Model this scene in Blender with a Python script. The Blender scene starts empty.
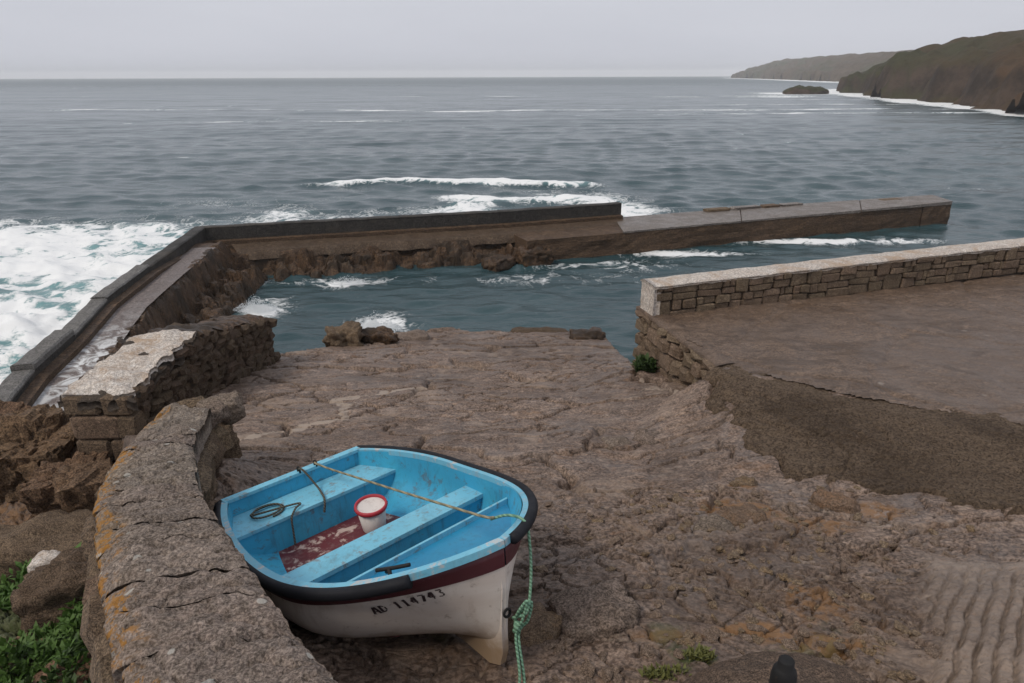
import bpy, math, random
import numpy as np
from mathutils import Matrix, Vector, Euler
random.seed(7); rng = np.random.default_rng(7)
scene = bpy.context.scene
C = scene.collection
R = math.radians

# ------------------------------------------------------------------ camera, sky, sun, exposure
CAMZ = 7.0
cam_d = bpy.data.cameras.new('camera'); cam = bpy.data.objects.new('camera', cam_d); C.objects.link(cam)
cam_d.sensor_width = 36; cam_d.lens = 24.0; cam_d.clip_start = .05; cam_d.clip_end = 40000
cam.matrix_world = Matrix.Translation((0, 0, CAMZ)) @ Matrix.Rotation(R(90 - 21.3), 4, 'X') @ Matrix.Rotation(-.0035, 4, 'Z')
scene.camera = cam
SUN_EL, SUN_AZ = 50, -125           # degrees; azimuth from +Y towards +X (behind the camera, to the left)
world = bpy.data.worlds.new('World'); scene.world = world; world.use_nodes = True
wn = world.node_tree; wn.nodes.clear()
w_out = wn.nodes.new('ShaderNodeOutputWorld'); w_bg = wn.nodes.new('ShaderNodeBackground')
w_sky = wn.nodes.new('ShaderNodeTexSky'); w_sky.sky_type = 'NISHITA'; w_sky.sun_disc = False
w_sky.sun_elevation = R(SUN_EL); w_sky.sun_rotation = R(SUN_AZ)
w_sky.air_density = 1.5; w_sky.dust_density = 6
w_mix = wn.nodes.new('ShaderNodeMix'); w_mix.data_type = 'RGBA'
w_mix.inputs[0].default_value = .93
w_mix.inputs[7].default_value = (5.9, 6.05, 6.7, 1)      # the closed cloud deck
w_tc = wn.nodes.new('ShaderNodeTexCoord'); w_mp = wn.nodes.new('ShaderNodeMapping'); w_mp.inputs['Scale'].default_value = (1, 1, 5); wn.links.new(w_tc.outputs['Generated'], w_mp.inputs[0])
w_no = wn.nodes.new('ShaderNodeTexNoise'); w_no.inputs['Scale'].default_value = 2.2; w_no.inputs['Detail'].default_value = 5; wn.links.new(w_mp.outputs[0], w_no.inputs['Vector'])
w_cl = wn.nodes.new('ShaderNodeMix'); w_cl.data_type = 'RGBA'; w_cl.inputs[6].default_value = (5.3, 5.45, 6.1, 1); w_cl.inputs[7].default_value = (6.5, 6.65, 7.25, 1); wn.links.new(w_no.outputs[0], w_cl.inputs[0]); wn.links.new(w_cl.outputs[2], w_mix.inputs[7])
wn.links.new(w_sky.outputs[0], w_mix.inputs[6]); wn.links.new(w_mix.outputs[2], w_bg.inputs[0])
w_bg.inputs[1].default_value = .1
wn.links.new(w_bg.outputs[0], w_out.inputs[0])
sun_d = bpy.data.lights.new('sun', 'SUN'); sun_d.energy = 1.5; sun_d.angle = R(14); sun_d.color = (1, .9, .78)
sun = bpy.data.objects.new('sun', sun_d); C.objects.link(sun)
sd = Vector((math.sin(R(SUN_AZ)) * math.cos(R(SUN_EL)), math.cos(R(SUN_AZ)) * math.cos(R(SUN_EL)), math.sin(R(SUN_EL))))
sun.rotation_euler = sd.to_track_quat('Z', 'Y').to_euler()
scene.view_settings.view_transform = 'Standard'; scene.view_settings.look = 'None'
scene.view_settings.exposure = .12; scene.view_settings.gamma = 1
scene.cycles.use_denoising = True
scene.cycles.volume_bounces = 2; scene.cycles.max_bounces = 6
scene.cycles.volume_step_rate = 4

# ------------------------------------------------------------------ noise
def _h(i, j, s):
    n = (i.astype(np.int64) * 374761393 + j.astype(np.int64) * 668265263 + s * 1442695041) & 0xffffffff
    n = ((n ^ (n >> 13)) * 1274126177) & 0xffffffff
    n = ((n ^ (n >> 16)) * 2246822519) & 0xffffffff
    return (n ^ (n >> 15)) & 0xffffffff
def noise(x, y, s=0):
    x = np.asarray(x, float); y = np.asarray(y, float)
    i = np.floor(x); j = np.floor(y); fx = x - i; fy = y - j
    u = fx * fx * fx * (fx * (fx * 6 - 15) + 10); v = fy * fy * fy * (fy * (fy * 6 - 15) + 10)
    def g(di, dj):
        a = _h(i + di, j + dj, s) * (2 * np.pi / 2 ** 32)
        return np.cos(a) * (fx - di) + np.sin(a) * (fy - dj)
    return 1.5 * ((g(0, 0) * (1 - u) + g(1, 0) * u) * (1 - v) + (g(0, 1) * (1 - u) + g(1, 1) * u) * v)
def fbm(x, y, o=4, s=0, gain=.5):
    t = 0; a = 1
    for k in range(o):
        t = t + a * noise(x * 2 ** k + 17.3 * k, y * 2 ** k - 9.1 * k, s + k); a *= gain
    return t
def worley(x, y, s=0):
    x = np.asarray(x, float); y = np.asarray(y, float)
    i = np.floor(x); j = np.floor(y); f1 = np.full(x.shape, 9.); f2 = np.full(x.shape, 9.); idd = np.zeros(x.shape)
    for di in (-1, 0, 1):
        for dj in (-1, 0, 1):
            h = _h(i + di, j + dj, s); h2 = _h(i + di, j + dj, s + 77)
            px = i + di + (h & 0xffff) / 65536.; py = j + dj + (h >> 16) / 65536.
            d = np.hypot(px - x, py - y)
            n = d < f1
            f2 = np.where(n, f1, np.minimum(f2, d)); idd = np.where(n, h2 / 2 ** 32, idd); f1 = np.where(n, d, f1)
    return f1, f2, idd
def sst(a, b, x):
    t = np.clip((np.asarray(x, float) - a) / (b - a), 0, 1); return t * t * (3 - 2 * t)
def interp(x, pts):
    p = np.array(pts, float); return np.interp(x, p[:, 0], p[:, 1])

# ------------------------------------------------------------------ object helpers
def mesh_from(name, V, F, smooth=False, attrs=None):
    V = np.asarray(V, np.float32); me = bpy.data.meshes.new(name)
    if isinstance(F, np.ndarray):
        nf, k = F.shape
        me.vertices.add(len(V)); me.vertices.foreach_set('co', V.ravel())
        me.loops.add(nf * k); me.loops.foreach_set('vertex_index', F.astype(np.int32).ravel())
        me.polygons.add(nf); me.polygons.foreach_set('loop_start', np.arange(0, nf * k, k, dtype=np.int32))
        me.update(calc_edges=True)
    else:
        me.from_pydata(V.tolist(), [], F)
    me.polygons.foreach_set('use_smooth', [smooth] * len(me.polygons))
    if attrs:
        for an, av in attrs.items():
            a = me.color_attributes.new(an, 'FLOAT_COLOR', 'POINT')
            av = np.asarray(av, np.float32)
            c4 = np.ones((len(V), 4), np.float32); c4[:, :av.shape[1]] = av
            a.data.foreach_set('color', c4.ravel())
    me.update()
    return me
def obj(name, me, mat, parent=None):
    if mat and not me.materials: me.materials.append(mat)
    o = bpy.data.objects.new(name, me); C.objects.link(o)
    if parent: o.parent = parent
    return o
def tag(o, label=None, cat=None, group=None, kind=None):
    if label: o['label'] = label
    if cat: o['category'] = cat
    if group: o['group'] = group
    if kind: o['kind'] = kind
    return o
def thing(name, label, cat, loc=(0, 0, 0), group=None):
    o = bpy.data.objects.new(name, None); o.empty_display_size = .2; C.objects.link(o); o.location = loc
    return tag(o, label, cat, group)
def part(name, V, F, mat, parent, smooth=False, attrs=None, world=True):
    V = np.array(V, float)
    if parent is not None and world: V = V - np.array(parent.location)
    return obj(name, mesh_from(name, V, F, smooth, attrs), mat, parent)
def rooted(name, V, F, mat, label, cat, group=None, smooth=False, attrs=None, base=None):
    V = np.array(V, float)
    b = np.array(base) if base is not None else np.array([V[:, 0].mean(), V[:, 1].mean(), V[:, 2].min()])
    o = obj(name, mesh_from(name, V - b, F, smooth, attrs), mat); o.location = b
    return tag(o, label, cat, group)
def grid_faces(nr, nc, keep=None):
    a = (np.arange(nr - 1)[:, None] * nc + np.arange(nc - 1)[None]).reshape(-1)
    F = np.stack([a, a + 1, a + nc + 1, a + nc], 1)
    return F if keep is None else F[keep.reshape(-1)]
def tube(pts, r, n=8, closed=False, sub=6):
    P = [Vector(p) for p in pts]
    if sub > 1:                                     # Catmull-Rom
        Q = []; m = len(P)
        for i in range(m if closed else m - 1):
            a, b, c_, d = (P[(i - 1) % m], P[i], P[(i + 1) % m], P[(i + 2) % m]) if closed else (P[max(i - 1, 0)], P[i], P[i + 1], P[min(i + 2, m - 1)])
            for k in range(sub):
                t = k / sub
                Q.append(.5 * ((2 * b) + (c_ - a) * t + (2 * a - 5 * b + 4 * c_ - d) * t * t + (3 * b - a - 3 * c_ + d) * t ** 3))
        if not closed: Q.append(P[-1])
        P = Q
    m = len(P); V = []; F = []
    up = Vector((0, 0, 1))
    for i in range(m):
        t = (P[(i + 1) % m] - P[i - 1]) if closed else (P[min(i + 1, m - 1)] - P[max(i - 1, 0)])
        t.normalize()
        s = t.cross(up)
        if s.length < .05: s = t.cross(Vector((1, 0, 0)))
        s.normalize(); q = s.cross(t)
        rr = r[min(i, len(r) - 1)] if hasattr(r, '__len__') else r
        for k in range(n):
            a = 2 * math.pi * k / n
            V.append(P[i] + s * (math.cos(a) * rr) + q * (math.sin(a) * rr))
    for i in range(m if closed else m - 1):
        for k in range(n):
            a = i * n + k; b = i * n + (k + 1) % n; e = ((i + 1) % m) * n
            F.append((a, b, e + (k + 1) % n, e + k))
    if not closed:
        F.append(tuple(range(n - 1, -1, -1))); F.append(tuple((m - 1) * n + k for k in range(n)))
    return [tuple(v) for v in V], F
def lathe(prof, n=24, c=(0, 0, 0)):
    V = []; F = []
    for r, z in prof:
        for k in range(n):
            a = 2 * math.pi * k / n; V.append((c[0] + r * math.cos(a), c[1] + r * math.sin(a), c[2] + z))
    for i in range(len(prof) - 1):
        for k in range(n):
            F.append((i * n + k, i * n + (k + 1) % n, (i + 1) * n + (k + 1) % n, (i + 1) * n + k))
    return V, F
def box(x0, x1, y0, y1, z0, z1):
    V = [(x, y, z) for z in (z0, z1) for y in (y0, y1) for x in (x0, x1)]
    return V, [(0, 2, 3, 1), (4, 5, 7, 6), (0, 1, 5, 4), (2, 6, 7, 3), (0, 4, 6, 2), (1, 3, 7, 5)]
def chamfer_stone(seed, jit=.05, ch=.1):
    """unit rough block, 24 corners, 44 triangles"""
    r = random.Random(seed); V = []; idx = {}
    for sx in (-1, 1):
        for sy in (-1, 1):
            for sz in (-1, 1):
                j = [r.uniform(-jit, jit) for _ in range(3)]
                for ax in range(3):
                    p = [sx * .5, sy * .5, sz * .5]; s = (sx, sy, sz)
                    cc = ch * r.uniform(.6, 1.5)
                    for k in range(3):
                        p[k] = s[k] * (.5 if k == ax else .5 - cc) + j[k] + r.uniform(-jit, jit) * .35
                    idx[(sx, sy, sz, ax)] = len(V); V.append(p)
    F = []
    q = [(-1, -1), (1, -1), (1, 1), (-1, 1)]
    for s in (-1, 1):
        F.append([idx[(s, a, b, 0)] for a, b in q][::s]); F.append([idx[(b, s, a, 1)] for a, b in q][::s]); F.append([idx[(a, b, s, 2)] for a, b in q][::s])
    for a in (-1, 1):
        for b in (-1, 1):
            e = [idx[(-1, a, b, 1)], idx[(1, a, b, 1)], idx[(1, a, b, 2)], idx[(-1, a, b, 2)]]; F.append(e if a * b > 0 else e[::-1])
            e = [idx[(a, -1, b, 2)], idx[(a, 1, b, 2)], idx[(a, 1, b, 0)], idx[(a, -1, b, 0)]]; F.append(e if a * b > 0 else e[::-1])
            e = [idx[(a, b, -1, 0)], idx[(a, b, 1, 0)], idx[(a, b, 1, 1)], idx[(a, b, -1, 1)]]; F.append(e if a * b > 0 else e[::-1])
    for a in (-1, 1):
        for b in (-1, 1):
            for c_ in (-1, 1):
                e = [idx[(a, b, c_, k)] for k in range(3)]; F.append(e if a * b * c_ > 0 else e[::-1])
    return V, F
def boulder(seed, size, detail=3, rough=.18, block=.5, freq=1.6, angular=False):
    """noisy rounded block as verts/faces, size = full extents"""
    import bmesh
    bm = bmesh.new(); bmesh.ops.create_cube(bm, size=2)
    bmesh.ops.subdivide_edges(bm, edges=bm.edges[:], cuts=2 ** detail - 1, use_grid_fill=True)
    V = np.array([v.co[:] for v in bm.verts]); F = [[v.index for v in f.verts] for f in bm.faces]; bm.free()
    n = V / np.linalg.norm(V, axis=1)[:, None]
    V = V * block + n * (1 - block)
    V = V * np.array([.5, .5, .5]) / np.abs(V).max(0)
    q = V * np.array(size)
    k = freq / max(size)
    d = fbm(q[:, 0] * k * 2 + seed * 3.1, q[:, 1] * k * 2 + q[:, 2] * k * 1.7, 4, seed) + fbm(q[:, 2] * k * 2 - seed, q[:, 0] * k * 1.3 - q[:, 1] * k * 2, 4, seed + 5)
    f1, f2, _ = worley(q[:, 0] * k * 2.2 + q[:, 2] * k + seed, q[:, 1] * k * 2.2 + q[:, 2] * k * 1.5, seed)
    _, _, ia = worley(q[:, 0] * k * 3.1 + q[:, 2] * k * .7 + seed, q[:, 2] * k * 2.6 + q[:, 1] * k * 1.1, seed + 1)
    _, _, ib = worley(q[:, 1] * k * 2.9 - seed, q[:, 2] * k * 3.3 + q[:, 0] * k * .8, seed + 2)
    d = d * .45 + np.clip((f2 - f1) * 2, 0, .3) - .2 + .55 * (ia - .5) + .45 * (ib - .5)
    if angular: d = .12 * d + 1.3 * (ia - .5) + 1.0 * (ib - .5) - .5 * sst(.12, 0, f2 - f1)
    return q + n * (d * rough * min(size))[:, None], F

# ------------------------------------------------------------------ materials
class NT:
    def __init__(s, name):
        s.m = bpy.data.materials.new(name); s.m.use_nodes = True; s.t = s.m.node_tree; s.n = s.t.nodes; s.n.clear()
        s.out = s.n.new('ShaderNodeOutputMaterial'); s.b = s.n.new('ShaderNodeBsdfPrincipled'); s.l(s.b.outputs[0], s.out.inputs[0])
        s.geo = s.n.new('ShaderNodeNewGeometry'); s.pos = s.geo.outputs['Position']
    def l(s, a, b): s.t.links.new(a, b)
    def local(s): s.pos = s.n.new('ShaderNodeTexCoord').outputs['Object']; return s
    def map(s, sc=(1, 1, 1), rot=(0, 0, 0)):
        m = s.n.new('ShaderNodeMapping'); m.inputs['Scale'].default_value = sc; m.inputs['Rotation'].default_value = rot; s.l(s.pos, m.inputs[0]); return m.outputs[0]
    def noise(s, sc, det=5, rough=.55, dist=0, vec=None):
        n = s.n.new('ShaderNodeTexNoise'); n.inputs['Scale'].default_value = sc; n.inputs['Detail'].default_value = det
        n.inputs['Roughness'].default_value = rough; n.inputs['Distortion'].default_value = dist; s.l(vec or s.pos, n.inputs['Vector']); return n.outputs[0]
    def vor(s, sc, feature='F1', out='Distance', vec=None, rnd=1):
        n = s.n.new('ShaderNodeTexVoronoi'); n.feature = feature; n.inputs['Scale'].default_value = sc; n.inputs['Randomness'].default_value = rnd
        s.l(vec or s.pos, n.inputs['Vector']); return n.outputs[out]
    def warp(s, v, sc, amt):
        n = s.n.new('ShaderNodeTexNoise'); n.inputs['Scale'].default_value = sc; n.inputs['Detail'].default_value = 3; s.l(v, n.inputs['Vector'])
        m = s.n.new('ShaderNodeVectorMath'); m.operation = 'MULTIPLY_ADD'; s.l(n.outputs[1], m.inputs[0]); m.inputs[1].default_value = (amt,) * 3; s.l(v, m.inputs[2]); return m.outputs[0]
    def ramp(s, v, a, b, lo=0., hi=1.):
        n = s.n.new('ShaderNodeMapRange'); n.interpolation_type = 'SMOOTHSTEP'; n.inputs[1].default_value = a; n.inputs[2].default_value = b
        n.inputs[3].default_value = lo; n.inputs[4].default_value = hi; s.l(v, n.inputs[0]); return n.outputs[0]
    def math(s, op, a, b=None, c=None):
        n = s.n.new('ShaderNodeMath'); n.operation = op
        for i, v in enumerate((a, b, c)):
            if v is None: continue
            if isinstance(v, (int, float)): n.inputs[i].default_value = v
            else: s.l(v, n.inputs[i])
        return n.outputs[0]
    def col(s, c): n = s.n.new('ShaderNodeRGB'); n.outputs[0].default_value = (*c, 1); return n.outputs[0]
    def mix(s, f, a, b, op='MIX'):
        n = s.n.new('ShaderNodeMix'); n.data_type = 'RGBA'; n.blend_type = op
        for i, v in ((0, f), (6, a), (7, b)):
            if isinstance(v, (int, float)): n.inputs[i].default_value = v
            elif isinstance(v, tuple): n.inputs[i].default_value = (*v, 1)
            else: s.l(v, n.inputs[i])
        return n.outputs[2]
    def attr(s, name):
        n = s.n.new('ShaderNodeAttribute'); n.attribute_name = name; sp = s.n.new('ShaderNodeSeparateColor'); s.l(n.outputs[0], sp.inputs[0]); return sp.outputs
    def rnd(s): return s.n.new('ShaderNodeObjectInfo').outputs['Random']
    def bump(s, h, st, dist=.02, prev=None):
        n = s.n.new('ShaderNodeBump'); n.inputs['Strength'].default_value = st; n.inputs['Distance'].default_value = dist; s.l(h, n.inputs['Height'])
        if prev is not None: s.l(prev, n.inputs['Normal'])
        return n.outputs[0]
    def done(s, col=None, rough=None, nrm=None, spec=None, metal=None):
        for k, v in (('Base Color', col), ('Roughness', rough), ('Normal', nrm), ('Specular IOR Level', spec), ('Metallic', metal)):
            if v is None: continue
            i = s.b.inputs[k]
            if isinstance(v, (int, float)): i.default_value = v
            elif isinstance(v, tuple): i.default_value = (*v, 1)
            else: s.l(v, i)
        return s.m
def stone_mat(name, a, b, c, sc=3., rough=.75, bump=.5, vary=.0, extra=None, streak=(1, 1, 1), crack=.55, spec=.14):
    t = NT(name); v = t.map(streak)
    col = t.mix(t.ramp(t.noise(sc, 6, .6, .4, v), .35, .65), a, b)
    col = t.mix(t.ramp(t.noise(sc * 3.7, 5, .6, .2, v), .45, .7), col, c)
    if vary:
        r = t.rnd(); n = t.n.new('ShaderNodeHueSaturation'); t.l(t.math('MULTIPLY_ADD', r, vary * 2, 1 - vary), n.inputs['Value'])
        t.l(t.math('MULTIPLY_ADD', t.math('FRACT', t.math('MULTIPLY', r, 7.31)), .03, .485), n.inputs['Hue']); t.l(col, n.inputs['Color']); col = n.outputs[0]
    sp = t.noise(sc * 28, 3, .7)
    dk = t.mix(t.ramp(t.noise(sc * 11, 5, .7, .3, v),   .43, .57, .7, 0.), col, tuple(x * .3 for x in b))
    col = t.mix(t.ramp(sp, .4, .62), t.mix(.45, dk, tuple(x * .35 for x in b)), t.mix(.28, dk, tuple(min(.8, x * 1.75) for x in c)))
    if extra: col = extra(t, col)
    nb = t.bump(t.noise(sc * 7, 7, .7, .3, v), bump, .045)
    ck = t.vor(sc * 4, 'DISTANCE_TO_EDGE', 'Distance', t.warp(v, sc * 3, .35 / sc)); nb = t.bump(t.ramp(ck, 0, .07), bump * crack, .02, nb)
    nb = t.bump(sp, bump * .7, .009, nb)
    return t.done(col, t.ramp(t.noise(sc * 1.3), .3, .7, rough - .14, rough + .1), nb, spec)
M = {}
def slip_extra(t, col):
    m = t.attr('mask'); n = t.noise(9, 6, .65, .5)
    col = t.mix(t.math('MULTIPLY', t.attr('poured')[0], t.ramp(t.noise(7, 6, .7, .3), .3, .6, .6, .9)), col, (.3, .24, .195))
    big = t.noise(.35, 4, .6, .6)
    col = t.mix(t.ramp(big, .42, .66, 0, .6), col, (.075, .05, .035))
    col = t.mix(t.ramp(t.noise(.9, 5, .65, .8), .52, .68, 0, .5), col, (.33, .25, .19))
    col = t.mix(t.ramp(t.noise(.6, 6, .7, 1.), .5, .66, 0, .45), col, (.17, .15, .14))
    col = t.mix(t.ramp(t.noise(2.6, 7, .72, .8), .56, .7, 0, .5), col, (.2, .105, .05))
    col = t.mix(t.ramp(t.noise(3.7, 7, .72, .8), .54, .7, 0, .6), col, (.06, .042, .032))
    col = t.mix(t.ramp(t.math('MULTIPLY', m[1], t.ramp(n, .2, .6)), .25, .6, 0, .75), col, (.37, .3, .24))
    col = t.mix(t.ramp(t.math('MULTIPLY', m[0], t.ramp(n, .25, .6)), .2, .6, 0, .8), col, (.22, .115, .045))
    col = t.mix(t.ramp(t.math('MULTIPLY', m[2], t.ramp(n, .2, .55)), .2, .6, 0, .85), col, (.05, .07, .018))
    return col
M['slip'] = stone_mat('bedrock', (.208, .141, .101), (.1, .065, .046), (.335, .25, .195), 1.25, .52, .7, extra=slip_extra, streak=(.6, 1.1, 1), crack=.4, spec=.28)
def gravel_extra(t, col):
    v = t.n.new('ShaderNodeTexVoronoi'); v.inputs['Scale'].default_value = 52; t.l(t.pos, v.inputs['Vector']); sc_ = t.n.new('ShaderNodeSeparateColor'); t.l(v.outputs['Color'], sc_.inputs[0])
    col = t.mix(t.ramp(sc_.outputs[0], .2, .95, 0, .75), t.mix(t.ramp(sc_.outputs[1], 0, .6, .6, 0), col, (.045, .03, .02)), (.28, .205, .14))
    return t.mix(t.ramp(t.noise(.9, 4, .6, .5), .45, .65, 0, .45), col, (.055, .038, .026))
M['gravel'] = stone_mat('gravel_brown', (.16, .115, .08), (.105, .075, .053), (.24, .175, .125), 12, .8, 1., extra=gravel_extra)
def apron_extra(t, col):
    big = t.noise(.45, 5, .6, .8)
    col = t.mix(t.ramp(big, .4, .62, 0, .6), col, (.13, .1, .082))
    col = t.mix(t.ramp(t.noise(1.7, 6, .65, 1.2, t.map((.5, 1.3, 1))), .5, .64, 0, .6), col, (.06, .04, .027))
    col = t.mix(t.ramp(t.noise(5, 6, .7, .6), .56, .7, 0, .3), col, (.26, .2, .155))
    sp = t.vor(1.1); col = t.mix(t.ramp(sp, .03, .06, .5, 0), col, (.3, .26, .22))
    return col
M['apron'] = stone_mat('worn_concrete', (.165, .112, .076), (.105, .07, .048), (.215, .15, .105), 1.5, .5, .5, extra=apron_extra, streak=(.6, 1.2, 1), spec=.3)
def lichen_extra(t, col):
    m = t.attr('mask')
    v = t.n.new('ShaderNodeTexVoronoi'); v.inputs['Scale'].default_value = 9; t.l(t.pos, v.inputs['Vector'])
    sepc = t.n.new('ShaderNodeSeparateColor'); t.l(v.outputs['Color'], sepc.inputs[0])
    wob = t.math('ADD', v.outputs['Distance'], t.math('MULTIPLY', t.noise(40, 3), .12))
    spot = t.math('MULTIPLY', t.ramp(t.math('SUBTRACT', wob, t.math('MULTIPLY', sepc.outputs[1], .2)), .1, .16, 1, 0), t.ramp(sepc.outputs[0], .7, .74))
    col = t.mix(t.math('MULTIPLY', spot, .75), col, (.5, .48, .43))
    o = t.math('MULTIPLY', m[0], t.ramp(t.noise(13, 7, .75, .4), .44, .58))
    col = t.mix(t.ramp(o, .18, .42, 0, .9), col, (.35, .16, .025))
    o2 = t.math('MULTIPLY', m[0], t.ramp(t.noise(2.1, 6, .7, .6), .35, .65))
    return t.mix(t.math('MULTIPLY', o2, .55), col, (.27, .19, .1))
M['cap'] = stone_mat('wall_cap_rock', (.28, .225, .182), (.185, .146, .118), (.355, .295, .245), 2.6, .72, .8, vary=.12, extra=lichen_extra, streak=(1, .55, 1))
M['wallstone'] = stone_mat('brown_wall_stone', (.17, .118, .077), (.1, .07, .048), (.24, .172, .115), 3, .78, .7, vary=.35)
M['parastone'] = stone_mat('parapet_stone', (.2, .146, .1), (.13, .094, .065), (.27, .2, .14), 3.5, .78, .7, vary=.3)
M['rubble'] = stone_mat('dark_rubble', (.12, .082, .054), (.066, .046, .032), (.17, .12, .08), 5, .75, .8, vary=.35)
M['mortar'] = stone_mat('old_mortar', (.1, .08, .062), (.065, .052, .042), (.15, .12, .095), 7, .85, .7)
M['white'] = stone_mat('weathered_whitewash', (.74, .66, .57), (.6, .5, .41), (.8, .75, .68), 2.4, .75, .5,
                       extra=lambda t, c: t.mix(t.ramp(t.noise(2.3, 7, .7, .5), .47, .66, 0, .75), c, (.36, .25, .16)))
M['seawall'] = stone_mat('dark_sea_concrete', (.052, .05, .046), (.033, .032, .031), (.085, .078, .069), 1.6, .65, .4, extra=lambda t, c: t.mix(t.ramp(t.noise(.7, 5, .6, 0, t.map((1, 1, 4))), .5, .75, 0, .6), c, (.09, .075, .06)))
M['seawallcap'] = stone_mat('grey_concrete_cap', (.17, .165, .155), (.115, .11, .105), (.24, .23, .215), 2, .7, .4)
M['bank'] = stone_mat('weedy_rock', (.1, .058, .033), (.042, .028, .02), (.15, .093, .054), 1.1, .45, .45, extra=lambda t, c: t.mix(t.ramp(t.noise(.8, 5, .65, .4),   .42, .6, 0, .85), c, (.03, .022, .015)))
M['path'] = stone_mat('wet_path_concrete', (.2, .165, .15), (.145, .118, .107), (.25, .215, .2), 1.4, .42, .4, extra=lambda t, c: t.mix(t.math('MULTIPLY', t.attr('mask')[0], t.ramp(t.noise(2.4, 6, .65, 1.2), .42, .6)), c, (.7, .72, .72)))
M['pier'] = stone_mat('tidal_masonry', (.115, .073, .045), (.055, .037, .026), (.16, .106, .067), 1.3, .6, .8, streak=(.5, .5, 2.6))
M['ledge'] = stone_mat('weathered_ledge', (.1, .068, .045), (.058, .04, .028), (.135, .097, .066), 1.5, .55, .5)
M['piertop'] = stone_mat('pier_deck', (.21, .185, .165), (.15, .13, .115), (.27, .24, .215), 1.2, .5, .4)
M['cliff'] = stone_mat('ochre_cliff', (.17, .1, .058), (.09, .057, .036), (.24, .155, .094), 1.7, .72, .9, vary=.15)
M['paleboulder'] = stone_mat('pale_boulder', (.22, .168, .13), (.14, .106, .082), (.28, .22, .175), 2.5, .75, .7, vary=.12)
M['ochrestone'] = stone_mat('ochre_stone', (.23, .14, .07), (.17, .12, .085), (.27, .2, .14), 4, .75, .7, vary=.15)
M['mound'] = stone_mat('mooring_concrete', (.16, .11, .08), (.1, .075, .06), (.21, .15, .11), 4, .7, .7)

def land_mat(name, lo, hi, green):
    t = NT(name)
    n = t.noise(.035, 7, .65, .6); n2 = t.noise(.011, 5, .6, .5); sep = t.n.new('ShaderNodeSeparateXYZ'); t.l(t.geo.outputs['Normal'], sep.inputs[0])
    col = t.mix(t.ramp(n, .35, .65), lo, hi); col = t.mix(t.ramp(n2, .45, .65), col, green); col = t.mix(t.ramp(t.noise(.22, 6, .7, .5), .45, .7, 0, .6), col, tuple(x * .45 for x in lo))
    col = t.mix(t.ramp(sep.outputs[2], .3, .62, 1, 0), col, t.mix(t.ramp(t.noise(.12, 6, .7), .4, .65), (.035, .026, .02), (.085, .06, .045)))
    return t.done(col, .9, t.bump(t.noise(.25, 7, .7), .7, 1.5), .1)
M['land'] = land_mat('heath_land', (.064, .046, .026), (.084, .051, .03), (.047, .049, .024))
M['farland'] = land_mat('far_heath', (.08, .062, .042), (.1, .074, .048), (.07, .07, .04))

def sea_mat():
    t = NT('sea_water'); a = t.attr('foam')
    n1 = t.noise(.55, 9, .62, 1.2); n2 = t.noise(2.6, 6, .65, .8)
    r1 = t.math('MULTIPLY', t.math('ABSOLUTE', t.math('SUBTRACT', n1, .5)), 6.5)
    r2 = t.math('MULTIPLY', t.math('ABSOLUTE', t.math('SUBTRACT', n2, .5)), 5)
    rd = t.math('ADD', t.math('MULTIPLY', r1, .62), t.math('MULTIPLY', r2, .38))
    foam = t.ramp(t.math('SUBTRACT', a[0], t.math('MULTIPLY', rd, .95)), -.08, .4)
    water = t.mix(t.ramp(t.noise(.09, 4, .6), .4, .65), (.022, .052, .06), (.035, .07, .078))
    water = t.mix(a[1], water, (.15, .29, .3))            # milky aerated water
    col = t.mix(foam, water, (.78, .8, .8))
    rough = t.math('ADD', t.math('MULTIPLY', foam, .6), t.math('MULTIPLY_ADD', a[2], .18, .16))
    st = t.n.new('ShaderNodeBump'); st.inputs['Distance'].default_value = .05
    t.l(t.math('MULTIPLY_ADD', a[2], -.4, .6), st.inputs['Strength'])
    t.l(t.math('ADD', t.math('ADD', t.noise(3.2, 5, .65, .3, t.map((.6, 1.4, 1))), t.math('MULTIPLY', t.noise(.8, 4, .6, .3, t.map((.5, 1.5, 1))), 2.2)), t.math('MULTIPLY', foam, .6)), st.inputs['Height'])
    t.b.inputs['IOR'].default_value = 1.33
    return t.done(col, rough, st.outputs[0], .5)
M['sea'] = sea_mat()

def paint(name, col, rough=.4, wear=(.2, .15, .1), amt=.5, sc=9, spec=.5, thr=.62):
    t = NT(name).local()
    n = t.noise(sc, 8, .7, .4); g = t.noise(sc * .3, 5, .6)
    c = t.mix(t.ramp(g, .3, .7, 0, .22), col, tuple(x * .6 for x in col))
    c = t.mix(t.ramp(t.noise(2.2, 3), .4, .8, 0, .14), c, tuple(min(.62, x * 2.2 + .012) for x in col))
    c = t.mix(t.ramp(t.noise(4.5, 8, .75, 1.), .5, .68, 0, amt * .5), c, tuple(x * .35 + .012 for x in col))
    st_ = t.noise(sc * 1.6, 6, .75, .2, t.map((1, 1, .18)))
    c = t.mix(t.ramp(st_, .5, .7, 0, amt * .8), c, tuple(x * .5 + y * .2 for x, y in zip(wear, col)))
    c = t.mix(t.ramp(n, thr, thr + .08, 0, amt), c, wear)
    return t.done(c, t.ramp(g, .3, .7, rough, rough + .2), t.bump(n, .12, .004), spec)
M['blue'] = paint('sky_blue_paint', (.045, .36, .58), .42, (.1, .12, .13), .7, 10, thr=.56)
M['bluelight'] = paint('lit_pale_blue_paint', (.17, .5, .66), .45, (.2, .18, .16), .7, 11, thr=.555)  # light on the bench tops painted in as paler blue; edge boards too
M['bluerail'] = paint('worn_blue_rail', (.16, .47, .63), .45, (.5, .46, .43), .8, 8, thr=.54)
M['blueshade'] = paint('shaded_blue_paint', (.02, .23, .42), .4, (.05, .08, .1), .5, 10)  # bow deck: shade below the lip painted in as a deeper blue
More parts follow.
